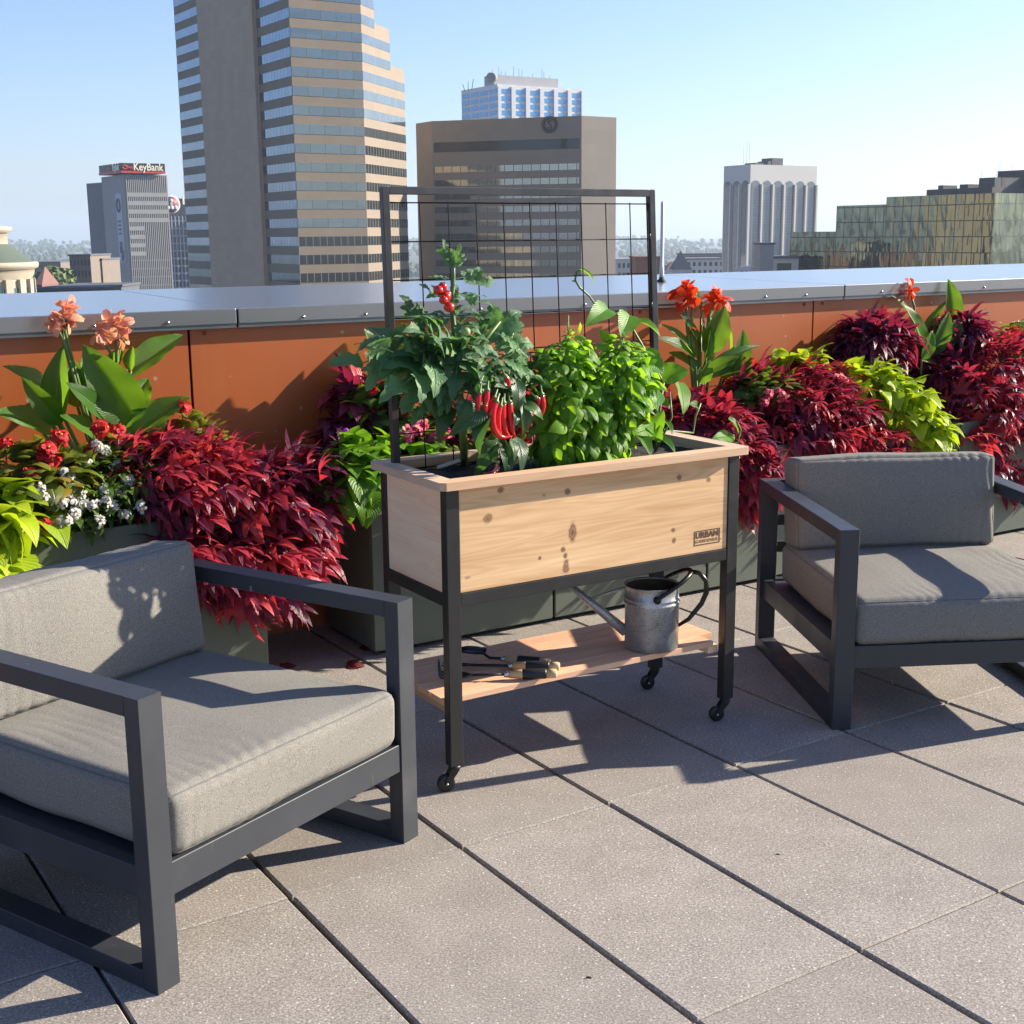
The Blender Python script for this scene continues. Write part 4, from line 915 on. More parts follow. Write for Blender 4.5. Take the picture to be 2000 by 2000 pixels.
# ================================================================ plants
class Fol:
    """many leaves in one mesh; templates are stamped by matrix"""
    def __init__(s): s.V=[];s.F=[];s.uv=[];s.rn=[];s.n=0
    def add(s,tpl,pos,d,nrm,scale,rnd):
        V,F,U=tpl; d=np.array(d,float); d/=np.linalg.norm(d)+1e-9; n=np.array(nrm,float); n-=d*(n@d); ln=np.linalg.norm(n)
        if ln<1e-5: n=np.array(Vector(d).orthogonal()); ln=np.linalg.norm(n)
        n/=ln; x=np.cross(d,n); R=np.stack([x,d,n],1)
        P=(V*scale)@R.T+np.array(pos); s.V.append(P); s.uv.append(U); s.rn.append(np.full(len(P),rnd)); s.F+= [tuple(i+s.n for i in f) for f in F]; s.n+=len(P)
    def build(s,name,mat,parent,label=None):
        m=MB()
        if s.n:
            m.v=np.concatenate(s.V).tolist(); m.f=s.F; m.m=[0]*len(s.F); m.sm=[True]*len(s.F); m.uv=np.concatenate(s.uv); m.rn=np.concatenate(s.rn)
        return m.build(name,mat,parent,label)
def blade(L=1.,W=.5,prof='ovate',nl=7,nw=4,fold=.25,droop=.25,wave=0.,serr=0.,cup=0.,ph=0.,y0=0.,ang=0.,curl=0.):
    V=[];U=[];F=[]
    for i in range(nl+1):
        t=i/nl
        if prof=='ovate': w=math.sin(math.pi*min(1,t**.72))**.85*(1-.15*t)
        elif prof=='lance': w=math.sin(math.pi*t**.85)**.9
        elif prof=='heart': w=(math.sin(math.pi*min(1,(t*.93+.07)**.55))**.8) if t<1 else 0
        elif prof=='narrow': w=math.sin(math.pi*t**.9)
        elif prof=='petal': w=math.sin(math.pi*min(1,(t*.9+.02)**1.5))**.7
        w=max(w,.0)*W/2+ (.012 if 0<i<nl else .004)
        if serr and 0<i<nl: w*=1+serr*(1 if i%2 else -1)
        b=droop*t*t
        for j in range(nw+1):
            s=-1+2*j/nw; x=s*w; z=abs(s)*w*fold-cup*s*s*w+wave*math.sin(t*9+s*2+ph)*abs(s)*w
            a=curl*t
            y=t*L*math.cos(b*.5); zz=-t*L*math.sin(b)*.9
            V.append((x+a*t*L*.3,y0+y,z+zz)); U.append((s,t))
    for i in range(nl):
        for j in range(nw): q=i*(nw+1)+j; F.append((q,q+1,q+nw+2,q+nw+1))
    V=np.array(V)
    if ang: c,s_=math.cos(ang),math.sin(ang); V=np.stack([V[:,0]*c+V[:,1]*s_,-V[:,0]*s_+V[:,1]*c,V[:,2]],1)
    return V,F,np.array(U)
def merge(parts):
    V=[];F=[];U=[];n=0
    for v,f,u in parts: V.append(v);U.append(u);F+=[tuple(i+n for i in q) for q in f];n+=len(v)
    return np.concatenate(V),F,np.concatenate(U)
def lobed(seed,wide=.30,spread=1.):
    r=random.Random(seed); P=[]
    for a,l,w in ((0,1.,wide),(-.62,.80,wide*.9),(.62,.80,wide*.9),(-1.25,.5,wide*.8),(1.25,.5,wide*.8)):
        v,f,u=blade(l*r.uniform(.9,1.1),w*r.uniform(.9,1.15),'narrow',5,2,.25,r.uniform(.15,.7),ang=a*spread*r.uniform(.85,1.1),ph=r.random()*6)
        v=v.copy(); v[:,2]+=r.uniform(-.01,.01); P.append((v,f,u))
    return merge(P)
def compound(seed):
    """tomato leaf: paired toothed leaflets on a drooping stalk"""
    r=random.Random(seed); P=[]; n=3
    def at(t): return np.array([0,t*math.cos(.5*t),-.45*t*t])
    for k in range(n+1):
        t=.32+.68*k/n
        for s in ((-1,1) if k<n else (0,)):
            l=(.52 if k<n else .60)*r.uniform(.85,1.1)*(1.1-.35*abs(k-1.2)/2)
            v,f,u=blade(l,l*.60,'ovate',8,4,r.uniform(.1,.35),r.uniform(.2,.8),wave=.18,serr=.20,ang=s*r.uniform(.85,1.2),ph=r.random()*6)
            v=v+at(t)+np.array([0,0,r.uniform(-.01,.01)]); P.append((v,f,u))
    st=np.array([[x,y,z] for t in (0,.5,1.) for (x,z) in ((-.008,0),(.008,0)) for y in (0,)]);
    S=np.array([at(t)+np.array([x,0,0]) for t in (0,.33,.66,1.) for x in (-.012,.012)])
    P.append((S,[(0,1,3,2),(2,3,5,4),(4,5,7,6)],np.zeros((8,2))))
    return merge(P)
T_LOB=[lobed(i,.30+.04*(i%3)) for i in range(6)]
T_LOBN=[lobed(20+i,.22,1.1) for i in range(4)]
T_HEART=[blade(1,.92,'heart',7,4,.18+.05*i,.35+.12*i,wave=.12,ph=i) for i in range(4)]
T_OV=[blade(1,.62,'ovate',6,4,.12+.1*i,.35+.25*i,wave=.12,cup=.15 if i%2 else 0,ph=i*2) for i in range(4)]
T_BAS=[blade(1,.66,'ovate',7,6,-.12,.55+.25*i,wave=.10,cup=.38,ph=i*2) for i in range(4)]
T_PEP=[blade(1,.52,'ovate',8,4,.22,.4+.3*i,wave=.12,ph=i*2) for i in range(3)]
T_SM=[blade(1,.46,'ovate',4,2,.25,.4+.2*i) for i in range(3)]
T_TOM=[compound(40+i) for i in range(6)]
T_ROUND=[blade(1,.95,'ovate',6,4,-.1,.3+.2*i,cup=.2,wave=.08,ph=i) for i in range(3)]
T_PET=[blade(1,.75,'petal',4,2,.1,.5*i,cup=.2) for i in range(3)]

RED=[(0,(.070,.024,.062)),(.25,(.17,.036,.092)),(.45,(.27,.042,.10)),(.7,(.54,.042,.075)),(1.,(.72,.08,.075))]
PUR=[(0,(0.048,0.0192,0.054)),(.5,(0.132,0.0216,0.072)),(.85,(0.288,0.024,0.06)),(1.,(0.48,0.036,0.054))]
LIME=[(0,(0.24,0.36,0.0144)),(.5,(0.384,0.504,0.0168)),(1.,(0.504,0.6,0.024))]
m_red_leaf=leafmat('crimson_vine_leaf',RED,.38,.33,(.75,.03,.03),.22,.55,5)
m_pur_leaf=leafmat('purple_vine_leaf',PUR,.32,.36,(.55,.02,.05),.22,.55,5)
m_lime_leaf=leafmat('lime_vine_leaf',LIME,.42,.45,(.55,.70,.02),.15,.4,6)
m_shaded_lime=leafmat('shaded_lime_leaf',[(0,(0.072,0.18,0.0144)),(.5,(0.132,0.288,0.0192)),(1.,(0.204,0.384,0.024))],.40,.42,(.3,.6,.02),.15,.4,6)  # lime vine leaf again, its shade put into a darker green
m_canna_leaf=leafmat('canna_leaf',[(0,(0.0312,0.102,0.0144)),(.5,(0.054,0.168,0.0168)),(1.,(0.102,0.252,0.0216))],.46,.36,(.38,.66,.02),.42,.5,16)
m_green_leaf=leafmat('mixed_green_leaf',[(0,(0.036,0.09,0.012)),(.5,(0.072,0.156,0.0168)),(1.,(0.156,0.24,0.024))],.34,.4,(.28,.42,.02),.2,.5,6)
m_begonia_leaf=leafmat('begonia_leaf',[(0,(0.06,0.096,0.0144)),(.6,(0.132,0.18,0.018)),(1.,(0.312,0.192,0.024))],.34,.38,(.4,.42,.03),.2,.5,6)
m_basil_leaf=leafmat('basil_leaf',[(0,(0.08,0.20,0.012)),(.5,(0.15,0.35,0.018)),(1.,(0.26,0.50,0.026))],.50,.42,(.45,.75,.02),.18,.5,6)
m_tomato_leaf=leafmat('tomato_leaf',[(0,(.055,.125,.058)),(.6,(.10,.22,.09)),(1.,(.16,.32,.11))],.36,.5,(.25,.5,.04),.3,.45,6)
m_pepper_leaf=leafmat('pepper_leaf',[(0,(0.0216,0.066,0.0216)),(.6,(0.036,0.102,0.0264)),(1.,(0.072,0.168,0.024))],.30,.36,(.15,.36,.02),.25,.5,6)
m_bean_leaf=leafmat('climber_leaf',[(0,(0.054,0.18,0.0144)),(.6,(0.09,0.252,0.0168)),(1.,(0.144,0.324,0.018))],.45,.42,(.35,.65,.02),.2,.35,6)
m_stem=simple('green_stem',(.09,.15,.03),.5,0.,var=.2,scale=20); m_rstem=simple('reddish_stem',(.16,.07,.05),.5)
def petal(name,stops,tr=.3,tc=None): return leafmat(name,stops,tr,.5,tc,.06,.35,3)
m_peach=petal('peach_petal',[(0,(.78,.25,.17)),(.6,(.88,.40,.28)),(1.,(.92,.45,.16))],.35,(.9,.35,.12))
m_orange=petal('orange_red_petal',[(0,(.65,.025,.012)),(.6,(.80,.06,.012)),(1.,(.85,.13,.02))],.3,(.9,.1,.01))
m_redp=petal('red_petal',[(0,(.45,.006,.012)),(1.,(.70,.015,.025))],.25,(.8,.02,.02))
m_pink=petal('pink_petal',[(0,(.62,.04,.16)),(.7,(.75,.12,.25)),(1.,(.8,.45,.2))],.3,(.8,.1,.2))
m_whitep=petal('white_petal',[(0,(.62,.62,.60)),(1.,(.74,.73,.66))],.25)
m_purp=petal('violet_petal',[(0,(.35,.02,.45)),(1.,(.5,.04,.6))],.3)
m_yel=simple('yellow_centre',(.7,.45,.03),.6)

def shell(F,tpls,ells,n,size,r,outw=.8,down=.15,jit=.75,face=None,up=.55,rr=(.55,1.06),rpow=1.,zmin=None,clip=None):
    """scatter leaves through ellipsoids (centre, radii); they point outward and hang, shingled"""
    vol=[e[1][0]*e[1][1]+e[1][1]*e[1][2]+e[1][0]*e[1][2] for e in ells]; tot=sum(vol)
    for (c,rad),v in zip(ells,vol):
        made=0; tries=0; want=int(n*v/tot)
        while made<want and tries<want*8:
            tries+=1
            d=Vector((r.gauss(0,1),r.gauss(0,1),r.gauss(0,1))).normalized(); q=rr[0]+(rr[1]-rr[0])*r.random()**.6
            q*=1+.16*noise.noise(Vector((d.x*2.2,d.y*2.2,d.z*2.2))+Vector(c)*3)
            p=Vector(c)+(WA*d.x*rad[0]+WN*d.y*rad[1]+Vector((0,0,d.z*rad[2])))*q
            if zmin is not None and p.z<zmin: continue
            off=(p-W0).dot(WN)
            if off<.03: continue
            if clip and clip(p): continue
            o=(WA*d.x/rad[0]+WN*d.y/rad[1]+Vector((0,0,d.z/rad[2]))).normalized()
            j=Vector((r.gauss(0,1),r.gauss(0,1),r.gauss(0,1)))*jit
            ax=o*outw+Vector((0,0,-down))+j*.8
            if face: ax+=Vector(face)
            nr=o*(1-up)+Vector((0,0,up))+j*.5
            F.add(r.choice(tpls),p,ax,nr,size*r.uniform(.65,1.25),min(1,max(0,r.random()**rpow*.95+.55*noise.noise(p*6)))); made+=1
def ell(u,v,off,rs,ro,rz): return (wpx(u,v,off),(rs,ro,rz))
def plant(name,label,cat,u,v,off,group=None):
    p=wpx(u,v,off); p.z=BH-.05; return thing(name,label,cat,p,group)
def stems(o,ells,n,r,mat,rad=.003):
    b=MB()
    for k in range(n):
        c,ra=r.choice(ells); a=Vector(o.location)+WA*r.uniform(-.05,.05)+WN*r.uniform(-.05,.05); e=Vector(c)+WA*r.uniform(-1,1)*ra[0]*.7+WN*r.uniform(-1,1)*ra[1]*.7+Vector((0,0,r.uniform(-.6,.6)*ra[2])); m=a.lerp(e,.5)+Vector((0,0,.08))
        b.tube([a,m,e],rad,5)
    b.build('stem',mat,o)

# ---- ornamental sweet potato vines
def vine(name,label,u,v,off,ells,n,size,mat,tpls,seed,**kw):
    o=plant(name,label,'vine',u,v,off); r=random.Random(seed); F=Fol(); shell(F,tpls,ells,n,size,r,**kw); F.build('foliage',mat,o); stems(o,ells,14,r,m_rstem); return o
vine('crimson_vine','big crimson sweet potato vine spilling over the left sage planter box',450,900,.3,
     [ell(415,965,.36,.28,.22,.16),ell(325,905,.30,.18,.2,.09),ell(550,985,.42,.18,.2,.18),ell(510,1110,.50,.19,.12,.15),ell(400,1085,.50,.14,.10,.11)],1150,.100,m_red_leaf,T_LOB[:2]+T_LOBN+T_LOBN,1,face=(WA*.45+WN*.25))
vine('crimson_vine','crimson sweet potato vine just right of the wooden planter',1400,780,.25,
     [ell(1370,830,.26,.20,.18,.11),ell(1500,765,.22,.20,.16,.09),ell(1465,930,.46,.12,.14,.15),ell(1410,860,.40,.14,.14,.12)],950,.088,m_red_leaf,T_LOB[:2]+T_LOBN+T_LOBN,2,face=(WN*.3))
vine('crimson_vine','crimson sweet potato vine directly behind the right armchair',1600,820,.3,
     [ell(1590,830,.36,.30,.20,.17),ell(1570,770,.26,.22,.18,.13),ell(1690,880,.42,.20,.16,.13)],1200,.090,m_red_leaf,T_LOB[:2]+T_LOBN+T_LOBN,3,face=(WN*.35))
vine('purple_vine','dark purple sweet potato vine climbing high near the wall at right',1730,680,.15,
     [ell(1705,672,.14,.20,.12,.12),ell(1835,735,.16,.18,.13,.10),ell(1880,660,.14,.14,.10,.10)],900,.10,m_pur_leaf,T_LOBN,4,face=(WN*.2-WA*.3))
vine('crimson_vine','crimson and purple sweet potato vine at the right edge behind the armchair',1920,800,.3,
     [ell(1920,790,.34,.26,.22,.20),ell(1960,720,.26,.26,.2,.14),ell(1890,880,.42,.18,.16,.18),ell(1990,900,.46,.2,.14,.16),(WP(4.15,.36,BH+.08),(.34,.24,.20)),(WP(4.8,.36,BH+.08),(.36,.24,.24)),(WP(4.3,.50,BH-.04),(.3,.12,.12)),(WP(4.95,.50,BH-.06),(.34,.14,.18))],2100,.092,m_red_leaf,T_LOBN,5,face=(WN*.3-WA*.1))  # last four masses added out of view, to shade box and paving
vine('lime_vine','lime green sweet potato vine between the two crimson vines at right',1740,800,.3,
     [ell(1690,755,.34,.16,.15,.09),ell(1765,800,.40,.14,.15,.13),ell(1800,860,.46,.12,.12,.14),ell(1560,715,.20,.12,.1,.06)],620,.085,m_lime_leaf,T_HEART,6,face=(WN*.35),down=.45)
vine('lime_vine','bright lime sweet potato vine at the far left edge',10,1030,.4,
     [ell(-25,1015,.46,.13,.12,.10),ell(-10,1100,.54,.09,.07,.12),ell(-95,1040,.44,.14,.12,.13)],190,.115,m_lime_leaf,T_HEART,7,face=(WN*.35),down=.45)
vine('lime_vine','lime sweet potato vine with shade darkened leaves hanging left of the wooden planter',720,930,.4,
     [ell(705,905,.44,.11,.10,.08),ell(700,935,.50,.09,.08,.07),ell(790,890,.38,.13,.10,.06)],260,.10,m_shaded_lime,T_HEART,8,face=(WN*.3-WA*.2),down=.5)
vine('purple_vine','deep purple vine in shadow against the wall left of the trellis',700,830,.2,
     [ell(705,800,.14,.11,.1,.12),ell(690,870,.2,.10,.1,.12),ell(790,800,.18,.14,.10,.07)],330,.10,m_pur_leaf,T_LOB,9,face=(WN*.2-WA*.2))
vine('crimson_vine','crimson vine glimpsed through the stems behind the wooden planter',960,830,.25,
     [ell(900,830,.24,.20,.14,.08),ell(1040,820,.24,.20,.14,.09),ell(1180,800,.24,.20,.14,.09),ell(1010,960,.52,.20,.15,.13),ell(1150,950,.54,.22,.16,.14),ell(1290,930,.54,.20,.16,.14)],1050,.088,m_red_leaf,T_LOB,10,face=(WN*.3))  # three lower masses added unseen, to shade the sage boxes

# ---- bedding plants and their flower heads
def head(parent,name,pos,R,nf,mat,r,psize,nrm=None,centre=True,tp=None):
    F=Fol(); b=MB()
    for k in range(nf):
        d=Vector((r.gauss(0,1),r.gauss(0,1),r.gauss(0,1)+.3)).normalized()
        if nrm is not None: d=(d+Vector(nrm)*.7).normalized()
        c=Vector(pos)+d*R*r.uniform(.6,1.); n=d; x=n.orthogonal().normalized(); y=n.cross(x); k0=r.random()*6
        for q in range(4 if psize<.02 else 5):
            a=k0+q*6.283/(4 if psize<.02 else 5); ax=x*math.cos(a)+y*math.sin(a); F.add(r.choice(tp or T_PET),c,ax*1.+n*.35,n,psize*r.uniform(.8,1.15),r.random())
        if centre: b.lathe([(.0001,psize*.22),(psize*.17,psize*.1),(psize*.17,0)],(0,0,0),6,M=frame(c+n*psize*.1,x,z=n))
    h=F.build(name,mat,parent)
    if b.v: b.build('flower_centre',m_yel,h)
    return h
def bedding(name,label,u,v,off,ells,n,size,mat,tpls,seed,heads,hmat,hR,hn,ps,**kw):
    o=plant(name,label,'flower',u,v,off); r=random.Random(seed); F=Fol(); shell(F,tpls,ells,n,size,r,**kw); F.build('foliage',mat,o)
    b=MB()
    for h in heads:
        p=wpx(h[0],h[1],h[2] if len(h)>2 else off); k=h[3] if len(h)>3 else 1.
        head(o,'flower_head',p,hR*k,int(hn*k),hmat,r,ps,WN*.6+Vector((0,0,.4))); of_=(p-W0).dot(WN); bs=p-WN*max(.02,of_-.34); base=Vector((bs.x,bs.y,max(BH-.03,min(p.z-.05,BH+.02)))); b.tube([base,p.lerp(base,.35)+Vector((0,0,.012)),p],.0024,5)
    b.build('stem',m_rstem,o); return o
V0=(WN*.7+Vector((0,0,.7)))
bedding('white_begonia','low green plant dotted with small white flower clusters in the left planter box',150,960,.33,
   [ell(150,965,.36,.24,.14,.10),ell(205,930,.30,.18,.14,.09),ell(150,1010,.44,.20,.07,.05)],900,.042,m_green_leaf,T_OV,21,
   [(121,922,.44),(134,936,.46),(142,930,.42),(80,958,.5),(86,976,.52),(99,980,.5),(120,983,.52),(140,980,.5),(156,968,.48),(160,985,.5),(178,985,.5),(204,960,.46),(232,962,.44),(207,982,.5),(221,990,.5),(126,1020,.54,1.3),(193,1020,.53,1.1),(146,1003,.52),(204,884,.36),(190,872,.36),(250,940,.42),(170,905,.38),(230,910,.38),(130,965,.48),(245,1005,.5),(275,990,.5,.8)],m_whitep,.019,7,.0155,zmin=BH-.06,face=V0*.3)
bedding('red_begonia','red begonia with bronze edged leaves left of the white flowers',60,900,.3,
   [ell(45,930,.38,.16,.13,.08),ell(100,925,.36,.10,.12,.07)],300,.065,m_begonia_leaf,T_ROUND,22,
   [(92,880,.46,1.5),(100,897,.46,1.3),(85,893,.45),(117,855,.40,1.2),(11,868,.38),(62,927,.5,.7),(88,1028,.54,.8)],m_redp,.020,7,.022,zmin=BH-.06,face=V0*.3)
bedding('red_begonia','red begonia rising between canna leaves and the crimson vine',260,850,.22,
   [ell(255,905,.26,.12,.12,.06),ell(385,845,.18,.07,.08,.07)],200,.062,m_begonia_leaf,T_ROUND,23,
   [(196,838,.34,1.3),(230,843,.34,.9),(356,798,.2,1.2),(183,878,.34),(400,860,.2,.7)],m_redp,.019,7,.022,zmin=BH-.06,face=V0*.3)
bedding('pink_begonia','pink begonia with yellow eyes seen behind the left end of the wooden planter',810,870,.3,
   [ell(800,870,.30,.14,.12,.07),ell(870,850,.30,.16,.12,.07),ell(950,870,.32,.15,.12,.06)],330,.06,m_begonia_leaf,T_ROUND,24,
   [(795,850,.44,1.2),(812,845,.44,1.2),(828,858,.44),(848,855,.46,1.1),(866,852,.46,1.2),(824,832,.42,.8)],m_pink,.019,6,.024,zmin=BH-.06,face=V0*.3)
bedding('red_begonia','red begonia in shade behind the left trellis post',790,800,.2,
   [ell(770,800,.22,.11,.11,.09),ell(720,800,.22,.06,.08,.08)],180,.07,m_green_leaf,T_ROUND,25,
   [(795,785,.34),(790,800,.34),(805,798,.34),(727,762,.28,.8)],m_redp,.017,6,.022,zmin=BH-.06,face=V0*.3)
bedding('violet_flower','small violet flowers on the dark vine left of the wooden planter',676,860,.3,[ell(676,872,.32,.05,.05,.04)],40,.05,m_pur_leaf,T_OV,26,[(676,850,.36),(690,865,.38,.7)],m_purp,.015,6,.020,zmin=BH-.06)
bedding('pink_begonia','pink begonia tucked between the crimson vines right of the wooden planter',1510,780,.3,
   [ell(1500,760,.30,.14,.1,.05)],140,.06,m_green_leaf,T_ROUND,27,[(1500,770,.42),(1522,768,.42),(1492,785,.42,.8),(1532,776,.42,.8)],m_pink,.017,6,.021,zmin=BH-.06,face=V0*.3)
bedding('orange_lantana','orange and yellow flowered plant at the right edge by the wall',1985,655,.15,
   [ell(1985,665,.16,.12,.09,.08)],160,.06,m_begonia_leaf,T_OV,28,[(1965,655,.22),(1980,645,.22),(1990,660,.22),(1975,668,.22)],m_orange,.017,6,.02,zmin=BH-.06)

# ---- cannas: each broad leaf placed on its own stalk
def bigleaf(o,base,tip,width,nrm,arch=.12,fold=.35,rnd=.5,mat=None,nl=14,prof='lance'):
    base=Vector(base);tip=Vector(tip); ax=tip-base; L=ax.length; ax/=L; n=Vector(nrm); n=(n-ax*n.dot(ax)).normalized(); x=ax.cross(n)
    V=[];U=[];F=[];nw=8
    for i in range(nl+1):
        t=i/nl; w=(math.sin(math.pi*(t**.8))**.8 if prof=='lance' else math.sin(math.pi*min(1,(t*.95+.05)**.6))**.75)*width/2+.002; c=base+ax*L*t+n*(arch*L*4*t*(1-t))-n*arch*L*.3*t
        for j in range(nw+1):
            s=-1+2*j/nw; V.append(c+x*s*w*math.cos(fold*abs(s))+n*abs(s)*w*math.sin(fold)+n*w*.06*math.sin(t*17+s*3+rnd*20)*s*s); U.append((s,t))
    for i in range(nl):
        for j in range(nw): q=i*(nw+1)+j; F.append((q,q+1,q+nw+2,q+nw+1))
    b=MB(); b.add(V,F,uv=U,rnd=rnd,smooth=True); return b.build('leaf',mat or m_canna_leaf,o)
def canna(label,ub,off,leaves,flowers,fmat,seed,kk=None,doff=.11):
    off=max(.06,off-doff); base=wpx(ub,900,off); base.z=BH-.05; o=thing('canna_lily',label,'canna lily',base,'cannas'); r=random.Random(seed); b=MB()
    for L in leaves:
        (u0,v0,o0,u1,v1,o1,w,fx)=L[:8]; o0,o1=max(.05,o0-doff),max(.06,o1-doff); p=wpx(u0,v0,o0); q=wpx(u1,v1,o1); n=WN*fx[1]+WA*fx[0]+Vector((0,0,fx[2]))
        bigleaf(o,p,q,w,n,L[8] if len(L)>8 else .08,L[9] if len(L)>9 else .35,r.random())
        b.tube([base+Vector((r.uniform(-.02,.02),r.uniform(-.02,.02),0)),p.lerp(base,.5),p],[.009,.008,.005],7)
    for (u0,v0,u1,v1,of,R,nf) in flowers:
        of=max(.05,of-doff); p=wpx(*kk(u0,v0),of); q=wpx(*kk(u1,v1),of); b.tube([base,q.lerp(base,.4),q,p],[.009,.007,.006,.004],7)
        F=Fol()
        for k in range(nf):
            d=Vector((r.gauss(0,1),r.gauss(0,1),r.gauss(0,1)+.35)).normalized(); c=p+d*R*.25*r.random()
            F.add(T_PETB[k%3],c,d+Vector((0,0,.1)),Vector((r.gauss(0,1),r.gauss(0,1),r.gauss(0,1)+.5)),R*r.uniform(.75,1.2),r.random())
        F.build('flower',fmat,o)
    b.build('stem',m_stem,o); return o
T_PETB=[blade(1,.55,'petal',7,4,.15,.5+.35*i,cup=.25,wave=.25,ph=i*2) for i in range(3)]
# r3: pixels of the crop [0,550,700,1250]
def k3(u,v): return (u*.36232,550+v*.36232)
def lf(a,oa,b,ob,w,n,arch=.08,fold=.35): return (*k3(*a),oa,*k3(*b),ob,w,n,arch,fold)
canna('tall canna with peach flowers and broad green leaves at left',215,.24,[
  lf((310,760),.24,(335,350),.28,.105,(-.5,.8,.1),.10,.5), lf((300,640),.24,(20,450),.20,.085,(.1,.5,.8),.10,.35), lf((330,770),.26,(120,520),.34,.075,(-.4,.9,.3),.06,.3),
  lf((300,820),.24,(-30,700),.30,.10,(.1,.7,.7),.08,.3), lf((740,780),.24,(450,345),.30,.165,(-.25,1.,.1),.08,.3), lf((690,520),.20,(985,285),.16,.11,(-.5,.7,.5),.05,.55),
  lf((680,840),.26,(1020,620),.32,.105,(-.3,.8,.6),.07,.4), lf((580,740),.26,(360,545),.34,.07,(.2,.9,.3),.06,.3), lf((500,560),.2,(350,480),.16,.10,(0,.9,.3),.1,.3), lf((640,700),.22,(545,420),.2,.12,(.3,.9,.1),.07,.35), lf((420,680),.2,(395,420),.18,.10,(-.3,.9,.1),.07,.4), lf((700,700),.22,(800,520),.2,.10,(-.4,.8,.2),.06,.45), lf((250,720),.2,(160,560),.2,.09,(.2,.8,.4),.07,.4), lf((520,840),.24,(330,720),.34,.06,(0,.8,.5),.08,.3),
  lf((480,700),.2,(450,400),.12,.09,(.3,.8,.2),.08,.3), lf((760,800),.22,(900,700),.22,.12,(.2,.9,.3),.08,.3), lf((180,750),.2,(40,690),.14,.07,(0,.6,.8),.08,.3), lf((700,860),.3,(560,930),.40,.06,(0,.6,.7),.1,.3),
  lf((620,480),.22,(685,170),.24,.022,(.6,.8,0),.03,.8), lf((590,430),.22,(620,370),.28,.05,(0,.9,.3),.05,.4), lf((705,480),.22,(715,350),.22,.05,(-.6,.6,.2),.05,.6)],
  [(335,205,345,330,.27,.047,22),(365,150,350,270,.27,.040,12),(300,240,345,320,.27,.03,7),(535,280,600,390,.27,.038,10),(615,235,630,370,.28,.046,20),(640,300,630,390,.28,.040,12)],m_peach,31,k3)
def k5(u,v): return (1300+u*.36232,500+v*.36232)
def lf5(a,oa,b,ob,w,n,arch=.08,fold=.35): return (*k5(*a),oa,*k5(*b),ob,w,n,arch,fold)
canna('canna with two orange red flower heads just right of the trellis',1365,.2,[
  lf5((215,530),.2,(320,265),.26,.13,(-.2,1.,.1),.06,.3), lf5((160,560),.22,(-20,365),.20,.07,(.2,.6,.6),.07,.45), lf5((160,560),.22,(-40,440),.26,.07,(0,.7,.6),.08,.4),
  lf5((215,620),.24,(510,478),.28,.055,(0,.5,.8),.07,.5), lf5((200,640),.26,(400,540),.34,.06,(0,.7,.7),.06,.4), lf5((380,700),.24,(420,395),.22,.10,(-.2,.9,.2),.05,.4), lf5((330,620),.2,(340,370),.14,.07,(.8,.6,.1),.06,.4),
  lf5((190,330),.2,(145,145),.2,.035,(.6,.8,0),.04,.6), lf5((240,330),.2,(270,185),.2,.02,(.6,.8,0),.04,.6), lf5((180,480),.2,(80,310),.24,.045,(.3,.8,.1),.06,.5), lf5((180,500),.2,(200,330),.18,.06,(.4,.8,.1),.06,.4), lf5((180,690),.26,(240,560),.30,.07,(0,.9,.4),.06,.4), lf5((200,600),.2,(255,350),.24,.10,(.3,.9,.1),.06,.35), lf5((230,660),.22,(480,600),.24,.06,(0,.6,.8),.08,.4), lf5((150,620),.2,(20,520),.22,.07,(.1,.7,.6),.08,.4), lf5((300,660),.22,(390,480),.22,.09,(-.3,.9,.2),.06,.35), lf5((170,560),.2,(110,400),.18,.07,(.4,.9,.1),.06,.4), lf5((430,640),.2,(340,560),.2,.06,(0,.8,.5),.08,.4)],
  [(110,220,115,320,.22,.055,24),(150,250,140,320,.22,.045,12),(270,245,230,330,.22,.055,22),(135,400,140,430,.22,.025,6),(90,290,110,330,.22,.03,6)],m_orange,32,k5)
canna('canna with one small red flower and dark leaves against the wall at right',1790,.14,[
  lf5((1330,500),.16,(1325,290),.16,.07,(-.4,.9,.1),.06,.5), lf5((1540,400),.16,(1525,125),.16,.12,(-.2,1.,.1),.05,.4), lf5((1370,420),.16,(1225,210),.16,.05,(.3,.7,.4),.06,.5), lf5((1370,420),.16,(1510,245),.18,.05,(-.3,.7,.5),.04,.7),
  lf5((1330,490),.2,(1380,360),.2,.07,(0,.9,.2),.05,.4), lf5((1480,520),.2,(1765,445),.2,.05,(0,.5,.8),.06,.5), lf5((1430,440),.2,(1490,330),.2,.06,(0,.9,.2),.05,.4), lf5((1500,585),.26,(1380,560),.34,.08,(0,.8,.6),.05,.4), lf5((1400,520),.3,(1290,260),.3,.09,(.2,.9,.2),.06,.4), lf5((1440,540),.3,(1530,300),.3,.09,(-.3,.9,.2),.06,.4), lf5((1500,500),.3,(1590,330),.28,.08,(-.3,.8,.3),.06,.4), lf5((1380,560),.34,(1440,400),.34,.08,(0,1,.2),.05,.35)],
  [(1315,190,1340,270,.16,.045,16)],m_orange,33,k5)
canna('canna with only a few upright leaves showing behind the left trellis post',760,.2,[
  (742,720,.2,712,642,.22,.07,(.3,.8,.2),.06,.45),(815,700,.18,810,600,.16,.075,(.6,.8,0),.04,.5),(770,790,.3,715,820,.36,.08,(0,.7,.6),.08,.4),(790,770,.22,740,700,.26,.07,(0,.9,.3),.06,.4),(775,790,.17,728,655,.17,.15,(.1,1,.2),.05,.3),(800,760,.2,770,640,.17,.11,(-.2,1,.1),.05,.3)],[],m_orange,34)

